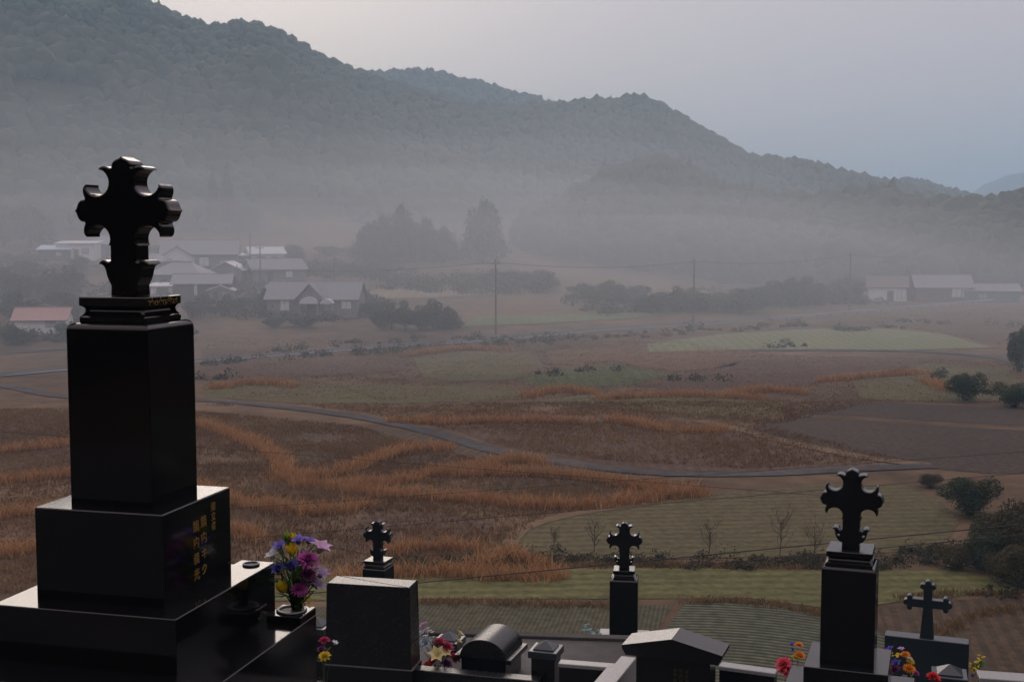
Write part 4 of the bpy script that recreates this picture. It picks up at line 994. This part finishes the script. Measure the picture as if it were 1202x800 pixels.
# arched tomb
g, zt = local(577, 741, 11.0, 18, 'arched_tomb', 'round arched tomb with a polished barrel roof and flat eaves', 'tomb')
zs2 = zt-.165
n = 20
o = MB(); pr = [(.212*math.cos(math.pi*k/n), zs2+.165*math.sin(math.pi*k/n)) for k in range(n+1)]
o.add([(x,-.24,z) for x, z in pr]+[(x,.24,z) for x, z in pr], [(k+1,k,n+1+k,n+2+k) for k in range(n)]+[tuple(range(n,-1,-1))[::-1], tuple(range(n+1,2*n+2))[::-1]])
o.build('barrel_roof', M['grey'], g, smooth=40)
e = MB()
for sx in (-1,1):
    e = MB(); e.box(min(sx*.213,sx*.262), max(sx*.213,sx*.262), -.25, .24, zs2-.03, zs2+.012, .004); e.build('eave', M['grey'], g)
b = MB(); b.box(-.205,.205,-.225,.225,.001,zs2-.0005,.005); b.build('body', M['black2'], g)
# gabled tomb
g, zt = local(794, 742, 9.5, 20, 'gabled_tomb', 'black tomb with a low pitched gable roof and dim gold lettering', 'tomb')
o = MB(); W = .385; ze = zt-.105; y0, y1 = -.17, .13
prof = [(-W+.03,ze-.055),(W-.03,ze-.055),(W,ze-.005),(W,ze+.02),(0,zt),(-W,ze+.02),(-W,ze-.005)]
o.add([(x,y0,z) for x, z in prof]+[(x,y1,z) for x, z in prof], [(i,(i+1)%7,7+(i+1)%7,7+i) for i in range(7)]+[tuple(range(6,-1,-1)), tuple(range(7,14))])
ro = o.build('roof', M['black2'], g)
b = MB(); b.box(-.285,.285,-.12,.11,.001,ze-.0555,.004); bo = b.build('body', M['black2'], g)
M['dullgold'] = surf('dull_gold', (.05,.035,.012), (.09,.065,.022), 60, .5)  # darker, duller gold for the tomb lettering
for k, (x, ln) in enumerate(((.02,9),(.065,9),(.11,8),(-.03,5))):
    for i in range(ln): text_part('lettering', '主平安信望愛天光恵'[(i+k*2) % 9], .032, M['dullgold'], bo, (x, -.1213, ze-.15-i*.038-(0 if k < 3 else .12)), (R(90),0,0), .0008)
# gate posts with pyramid caps
def gate_post(px, pytop, y, h, label, cap_m='blue', w=.125):
    g, zt = local(px, pytop, y, 17, 'grave_post', label, 'grave post')
    c = MB(); c.prism(square(w), [(0,zt-.125),(0,zt-.07),(-.004,zt-.066),(-.035,zt-.064),(-.035,zt-.055),(-w+.004,zt)], 0); c.build('pyramid_cap', M[cap_m], g)
    b = MB(); b.box(-w+.022,w-.022,-w+.022,w-.022,.001,zt-.1255,.004); b.build('shaft', M['black2'], g)
gate_post(641, 751, 10.6, 0, 'square grave post with a pyramid cap right of the arched tomb')
gate_post(527, 741, 11.6, 0, 'square grave post with a pyramid cap behind the white and crimson flowers')
gate_post(1115, 779, 9.2, 0, 'square grave post with a pyramid cap before the slab with the plain cross')
gate_post(372, 724, 11.2, 0, 'square grave post half hidden behind the vase of the tall gravestone')
# kerbs and low walls
def bar(name, p0, p1, y0, y1, zoff0, zoff1, width, height_, m, label):
    """a kerb stone laid from one pixel-measured corner to another on the lower terrace"""
def kerb(name, a, b, w, z0, z1, m, label, cat='kerb'):
    a = Vector((a[0], a[1])); b = Vector((b[0], b[1])); d = (b-a).normalized(); nn = Vector((-d.y, d.x))*w
    P = [a, b, b+nn, a+nn]
    if (b-a).x*nn.y-(b-a).y*nn.x < 0: P = P[::-1]
    k = MB(); cop = m is M['pale']
    if not cop:
        k.prism([tuple(p) for p in P], [(0,z0),(0,z1-.006),(-.006,z1)], .006); return tag(k.build(name, m), label, cat)
    k.prism([tuple(p) for p in P], [(-.008,z0),(-.008,z1-.0305)], 0); o = tag(k.build(name, M['black2']), label, cat)
    c = MB(); c.prism([tuple(p) for p in P], [(0,z1-.03),(0,z1-.005),(-.005,z1)], .004); c.build('coping', m, o); return o
q0 = at_z(340, 772, -3.73); q1 = at_z(632, 799, -3.73)
kerb('grave_kerb', q0, q1, .13, LOW_Z, -3.73, M['grey'], 'long low stone kerb running in front of the broad grey slab and flowers')
q0 = at_z(655, 778, -3.52); q1 = at_z(726, 783.5, -3.52); q2 = at_z(712, 800, -3.52)
K = kerb('grave_wall', q0, q1, .11, LOW_Z, -3.52, M['pale'], 'pale topped grave wall beside the pyramid post, bending towards the tomb', 'grave wall')
a_, b_ = axv(20)
kw = MB(); A0 = q1 - b_*.10; P = [A0-a_*1.6, A0-a_*1.6+b_*.10, A0+b_*.10-a_*.004, A0-a_*.004]
kw.prism([(p[0],p[1]) for p in P], [(-.008,LOW_Z),(-.008,-3.552)]); rw_ = kw.build('return_wall', M['black2'], K)
kw = MB(); kw.prism([(p[0],p[1]) for p in P], [(0,-3.55),(0,-3.526),(-.006,-3.52)]); kw.build('coping', M['pale'], rw_)
q = at_z(747, 771, -3.45); kw = MB(); P = [q-b_*.13-a_*1.5, q-a_*1.5, q, q-b_*.13]
kw.prism([(p[0],p[1]) for p in P], [(0,LOW_Z),(0,-3.456),(-.006,-3.45)]); tag(kw.build('grave_wall', M['pale']), 'pale coping strip running forward along the left side of the gabled tomb', 'grave wall')
q0 = at_z(843, 781, -3.45); q1 = at_z(910, 790, -3.45)
kerb('grave_wall', q0, q1, .12, LOW_Z, -3.45, M['pale'], 'low wall with a pale coping between the gabled tomb and the red carnations', 'grave wall')
q0 = at_z(1150, 795, -2.9); q1 = at_z(1260, 803, -2.9)
kerb('grave_wall', q0, q1, .16, LOW_Z, -2.9, M['pale'], 'wide pale coping stone in the lower right corner', 'grave wall')
q0 = at_z(1036, 752, -3.6); q1 = at_z(1024, 749, -3.6)
# parapet at the outer edge of the lower terrace
e0 = Vector((-8.9, 13.25)); e1 = Vector((-1.2, 12.2)); e2 = Vector((1.45, 11.98))
pw = kerb('terrace_parapet', (-1.25,12.15), (1.28,11.9), .12, -6.3, -3.87, M['wallc'], 'rough dark parapet along the outer edge of the lower terrace', 'parapet')

# ------------------------------------------------------------------ flowers
def fm(name, c0, c1, tr=.35): return surf(name, c0, c1, 30, .6, 3, .3, translucent=tr)
FC = {'violet': fm('violet_petals', (.16,.13,.50), (.28,.24,.68)), 'blue': fm('deep_blue_petals', (.06,.06,.36), (.13,.12,.52)), 'magenta': fm('magenta_petals', (.36,.04,.28), (.55,.10,.45)), 'plum': fm('plum_petals', (.14,.02,.13), (.24,.05,.22)),
      'pink': fm('pale_pink_petals', (.60,.36,.60), (.78,.58,.76)), 'yellow': fm('yellow_petals', (.62,.44,.02), (.80,.62,.05)), 'white': fm('white_petals', (.62,.64,.66), (.80,.82,.84)), 'cream': fm('cream_yellow_petals', (.66,.60,.25), (.80,.74,.42)),
      'crimson': fm('crimson_petals', (.42,.02,.10), (.60,.06,.18)), 'red': fm('red_petals', (.55,.02,.03), (.72,.06,.08)), 'coral': fm('coral_red_petals', (.62,.06,.10), (.80,.14,.18)), 'orange': fm('orange_petals', (.70,.22,.02), (.85,.36,.04)),
      'teal': fm('turquoise_petals', (.14,.32,.36), (.28,.50,.52)), 'iceblue': fm('ice_blue_petals', (.45,.58,.66), (.62,.74,.80)), 'mauve': fm('mauve_petals', (.38,.28,.50), (.55,.42,.66))}
M['stem'] = fm('green_stems', (.03,.07,.02), (.05,.11,.03), .2); M['leafg'] = fm('green_leaves', (.035,.085,.02), (.07,.16,.035), .35); M['lime'] = fm('lime_buds', (.16,.26,.03), (.26,.36,.06), .35)
def petal(mb, az_, tilt0, tilt1, L, W, point=1.0, r0=0.0):
    """curved petal: leaves the axis at tilt0 and bends to tilt1 (degrees from the flower axis)"""
    n = 5; ca, sa = math.cos(az_), math.sin(az_); rr_, zz = r0, 0.0; vs = []; fs = []
    for i in range(n+1):
        t = i/n; w = W*(math.sin(math.pi*min(t*.82+.12, 1))**.8)*(1 if t < .6 or not point else max(.05, 1-(t-.6)/.4*point))
        u = Vector((ca*rr_, sa*rr_, zz)); sd = Vector((-sa, ca, 0))*w*.5; cup = -.18*w
        vs += [u-sd+Vector((0,0,abs(cup))), u, u+sd+Vector((0,0,abs(cup)))]
        if i:
            b = 3*(i-1); fs += [(b,b+1,b+4,b+3),(b+1,b+2,b+5,b+4)]
        th = R(tilt0+(tilt1-tilt0)*t); rr_ += L/n*math.sin(th); zz += L/n*math.cos(th)
    mb.add(vs, fs)
def blossom(kind, r):
    mb = MB(); rd = random.uniform
    if kind == 'lily':
        for k in range(6): petal(mb, k*math.pi/3+rd(-.1,.1), 18, 95+rd(-12,20), r*1.15, r*.6, .9)
    elif kind == 'mum':
        for ring, (nn, t0, t1, L) in enumerate(((16,70,108,1.0),(14,52,84,.95),(12,34,58,.85),(9,18,30,.7),(5,6,8,.55))):
            for k in range(nn): petal(mb, 2*math.pi*k/nn+ring*.3, t0+rd(-5,5), t1+rd(-8,8), r*L, r*.26, .5, r*.05)
    elif kind == 'iris':
        for k in range(5): petal(mb, k*1.2566+rd(-.15,.15), 25, 80+rd(-20,30), r*1.05, r*.62, .7)
        for k in range(3): petal(mb, k*2.1+.4, 8, 20, r*.7, r*.4, .6)
    elif kind == 'carnation':
        for ring in range(5):
            for k in range(9): petal(mb, 2*math.pi*k/9+ring*.37+rd(-.2,.2), 68-ring*15+rd(-8,8), 95-ring*18+rd(-14,14), r*(1-ring*.09), r*.5, .15)
    elif kind == 'tulip':
        for k in range(6): petal(mb, k*math.pi/3, 40, -8+rd(-5,5), r*1.3, r*.72, .6)
    elif kind == 'spray':
        for j in range(9):
            o = Vector((rd(-1,1), rd(-1,1), rd(-.5,.9)))*r; m2 = MB()
            for k in range(5): petal(m2, k*1.2566, 35, 90, r*.42, r*.3, .4)
            mb.add([tuple(Vector(v)+o) for v in m2.v], m2.f)
    return mb
def bouquet(loc, label, blooms, leaves=14, spread=.10, hgt=.30, name='flower_bouquet', sprigs=(), rz=0):
    """blooms: (kind, colour, radius, x, y, z, lean) relative to the foot of the bunch"""
    root = empty(name, loc, rz, label, 'flowers')
    st = MB()
    for kind, colr, r, x, y, z in blooms:
        r = r*1.08; fl = blossom(kind, r); ax = Vector((x*1.2, y*1.2-.05, .16+.1*(z/max(hgt,.01)))).normalized()
        q = Vector((0,0,1)).rotation_difference(ax)
        o = fl.build('blossom', FC[colr], root, (x, y, z)); o.rotation_mode = 'QUATERNION'; o.rotation_quaternion = q @ Matrix.Rotation(random.uniform(0,6), 3, 'Z').to_quaternion()
        for p in o.data.polygons: p.use_smooth = True
        if kind in ('mum','lily','iris'):
            e = MB(); e.lathe([(r*.04,0),(r*.13,r*.06),(r*.11,r*.16),(r*.02,r*.2)], 8); e.build('flower_centre', FC['yellow'], o)
        st.tube([(x*.12, y*.12, 0), (x*.35, y*.35, z*.5), (x*.9, y*.9, z*.93)], [.0035,.003,.0022], 5)
    st.build('stems', M['stem'], root)
    lf = MB()
    for k in range(leaves):
        a = random.uniform(0, 6.28); z = random.uniform(.12,.8)*hgt; q = MB(); petal(q, 0, random.uniform(20,60), random.uniform(60,130), random.uniform(.05,.10), random.uniform(.014,.026), 1)
        m4 = Matrix.Translation((math.cos(a)*spread*.25*z/hgt, math.sin(a)*spread*.25*z/hgt, z)) @ Matrix.Rotation(a, 4, 'Z')
        lf.add([tuple(m4 @ Vector(v)) for v in q.v], q.f)
    for (x, y, z, h) in sprigs:
        for k in range(7):
            q = MB(); petal(q, 0, 12, 40, h, .012, 1); m4 = Matrix.Translation((x, y, z)) @ Matrix.Rotation(k*.9, 4, 'Z'); lf.add([tuple(m4 @ Vector(v)) for v in q.v], q.f)
    lf.build('leaves', M['leafg'], root)
    return root
A_, B_ = axv(TH); bp_ = np.array(BIG); vz = UP_Z+zs+.03
vb = np.array([BIG[0], BIG[1], 0]) + B_*.475 + A_*.372
k_ = 5.05/FPX     # metres per photo pixel at the vase
def pxo(px, py, dy=0): return ((px-346)*k_, dy, (715-py)*k_)
bl = [('iris','violet',.040,*pxo(330,634,-.02)),('iris','violet',.036,*pxo(337,633,.03)),('iris','violet',.044,*pxo(350,629,0)),('iris','violet',.036,*pxo(360,631,.03)),('tulip','yellow',.040,*pxo(344,641,-.02)),('tulip','yellow',.030,*pxo(343,628,.02)),
      ('mum','magenta',.046,*pxo(363,645,-.05)),('lily','pink',.058,*pxo(372,641,.02)),('lily','white',.040,*pxo(323,644,-.02)),('iris','blue',.048,*pxo(345,655,-.06)),('iris','blue',.042,*pxo(329,660,-.03)),('mum','plum',.040,*pxo(361,664,-.03)),('mum','magenta',.036,*pxo(353,679,-.05)),
      ('lily','mauve',.046,*pxo(374,668,-.01)),('lily','mauve',.042,*pxo(371,680,-.02)),('tulip','yellow',.042,*pxo(335,683,-.04)),('carnation','plum',.034,*pxo(364,676,.01)),('spray','yellow',.022,*pxo(359,698,-.01)),('spray','white',.016,*pxo(332,650,.03))]
bq = bouquet((vb[0], vb[1], vz-.03), 'tall mixed bouquet of violet, magenta and yellow flowers in the vase of the tall gravestone', bl, 120, .30, .32, sprigs=[(*pxo(336,640,.03), .09)])
tl = MB()
for k in range(7):
    q = MB(); petal(q, k*.9, 10, 25, .075, .016, 1); tl.add([tuple(Vector(v)+Vector(pxo(337,634,.02))) for v in q.v], q.f)
tl.build('bud', M['lime'], bq)
# bunches on the lower terrace
def low_bunch(px, py, y, label, items, leaves=34, sp=.12, zf=LOW_Z):
    """items: (kind, colour, radius, px, py, dy)"""
    p = at_y(px, py, y); s = (y*cp_ - p[2]*sp_)/FPX
    root_z = zf+.02
    bl = [(kd, c, r, (x-px)*s, dy, (p[2]+(py-yy)*s)-root_z) for kd, c, r, x, yy, dy in items]
    return bouquet((p[0], p[1], root_z), label, bl, leaves, sp, max(b[5] for b in bl))
low_bunch(515, 775, 10.95, 'heaped bunch of white, crimson, red and cream flowers beside the arched tomb',
  [('carnation','white',.075,492,749,.05),('carnation','iceblue',.07,500,755,0),('spray','white',.06,506,748,.05),('lily','white',.08,496,760,-.05),('carnation','crimson',.07,516,756,.02),('carnation','crimson',.07,524,760,.0),('lily','cream',.10,514,768,-.08),('lily','cream',.07,522,766,-.05),('carnation','red',.05,503,779,-.05),('carnation','red',.045,508,774,-.05),('carnation','crimson',.065,532,773,.0),('lily','cream',.055,538,749,.08),('lily','cream',.05,536,757,.06),('carnation','plum',.06,523,780,0),('carnation','pink',.05,497,738,.1)], 22)
low_bunch(380, 770, 10.3, 'small pink and yellow bunch left of the broad grey slab', [('carnation','crimson',.05,381,752,0),('carnation','yellow',.055,382,769,-.04),('carnation','plum',.045,377,764,.03),('lily','white',.04,392,757,.02)], 8)
low_bunch(692, 752, 12.9, 'pale blue silk flowers behind the low parapet', [('spray','iceblue',.07,688,750,0),('spray','teal',.06,697,746,.02),('carnation','iceblue',.06,694,752,-.03),('spray','teal',.05,690,741,.03),('carnation','white',.05,686,754,0)], 20, .2, DEEP_Z)
low_bunch(932, 800, 8.6, 'coral carnation with orange daisies left of the cross monument', [('carnation','coral',.062,918,777,-.05),('carnation','coral',.058,921,783,-.06),('mum','orange',.042,938,769,0),('mum','orange',.034,938,758,.03),('mum','yellow',.03,934,772,.02),('iris','blue',.028,930,758,.03),('iris','blue',.025,931,764,.03),('spray','yellow',.03,929,791,-.05),('spray','white',.022,935,789,-.03),('carnation','plum',.03,926,792,0)], 36, .2)
low_bunch(1062, 800, 8.7, 'purple and orange bunch between the cross monument and the blue grey slab', [('iris','blue',.05,1052,780,0),('iris','blue',.04,1046,764,.02),('carnation','plum',.045,1050,786,0),('mum','orange',.046,1065,783,-.03),('mum','orange',.036,1062,768,.0),('spray','yellow',.03,1052,770,.0),('mum','yellow',.03,1068,776,0),('lily','mauve',.034,1058,764,.02),('carnation','white',.024,1068,774,.02),('carnation','magenta',.03,1074,790,0),('iris','mauve',.03,1060,794,-.03),('spray','plum',.03,1034,778,-.05)], 30, .2)
low_bunch(1036, 766, 10.6, 'bright pink bloom peeking out right behind the cross monument', [('carnation','magenta',.05,1036,766,0),('carnation','magenta',.04,1031,768,.03)], 6)
low_bunch(1096, 802, 8.5, 'red carnation at the bottom edge below the pyramid post', [('carnation','red',.05,1095,795,0),('carnation','red',.04,1099,799,.02)], 8)
low_bunch(1146, 795, 11.0, 'yellow flowers beside the coping stone in the corner', [('spray','yellow',.05,1144,786,0),('spray','yellow',.045,1149,777,.03),('iris','blue',.03,1142,794,0)], 26, .25)

# ------------------------------------------------------------------ air: thin even haze, and the mist bank lying in the valley
def volume(name, bmb, dens, colr, aniso):
    m = bpy.data.materials.new(name+'_air'); m.use_nodes = True; nt = m.node_tree; nt.nodes.clear()
    v = N(nt, 'ShaderNodeVolumePrincipled'); v.inputs['Color'].default_value = (*colr, 1); v.inputs['Density'].default_value = dens; v.inputs['Anisotropy'].default_value = aniso
    o = N(nt, 'ShaderNodeOutputMaterial'); nt.links.new(v.outputs[0], o.inputs['Volume'])
    ob = bmb.build(name, m); tag(ob, kind='stuff'); return ob
hz = MB(); hz.box(-3400, 3400, -120, 4400, -22, 190); volume('haze', hz, .00062, (.50,.78,1.0), .2)
def mist_bank(y0, top, bump, dens, seed):
    nx, ny = 60, 40; ms = MB(); gx = np.linspace(-900, 900, nx); gy = np.linspace(y0, 1000, ny); vs = []
    for j in range(ny):
        for i in range(nx):
            side_ = 1 - .72*float(sm(np.array((gx[i]-25)/130)))
            vs.append((gx[i], gy[j], -18 + (top+18)*side_ + side_*bump*noise.noise(Vector((gx[i]/160, gy[j]/120, seed))) + .4*side_*bump*noise.noise(Vector((gx[i]/50, gy[j]/50, seed+3)))))
    for j in range(ny):
        for i in range(nx): vs.append((gx[i], gy[j], -21.0+.3*seed*.1))
    k0 = nx*ny; fs = []
    for j in range(ny-1):
        for i in range(nx-1):
            a = j*nx+i; fs.append((a, a+1, a+nx+1, a+nx)); fs.append((k0+a+nx, k0+a+nx+1, k0+a+1, k0+a))
    for i in range(nx-1):
        fs.append((k0+i, k0+i+1, i+1, i)); a = (ny-1)*nx+i; fs.append((a, a+1, k0+a+1, k0+a))
    for j in range(ny-1):
        a = j*nx; fs.append((a, a+nx, k0+a+nx, k0+a)); a = j*nx+nx-1; fs.append((k0+a, k0+a+nx, a+nx, a))
    ms.add(vs, fs); volume('mist', ms, dens*.95, (.84,.90,.93), .35)
for i, (top, dens) in enumerate(((4, .0012), (11, .0010), (19, .0008), (28, .0006), (39, .0004), (52, .00028))):
    mist_bank(118+8*i, top, 6+1.5*i, dens, 5+6*i)
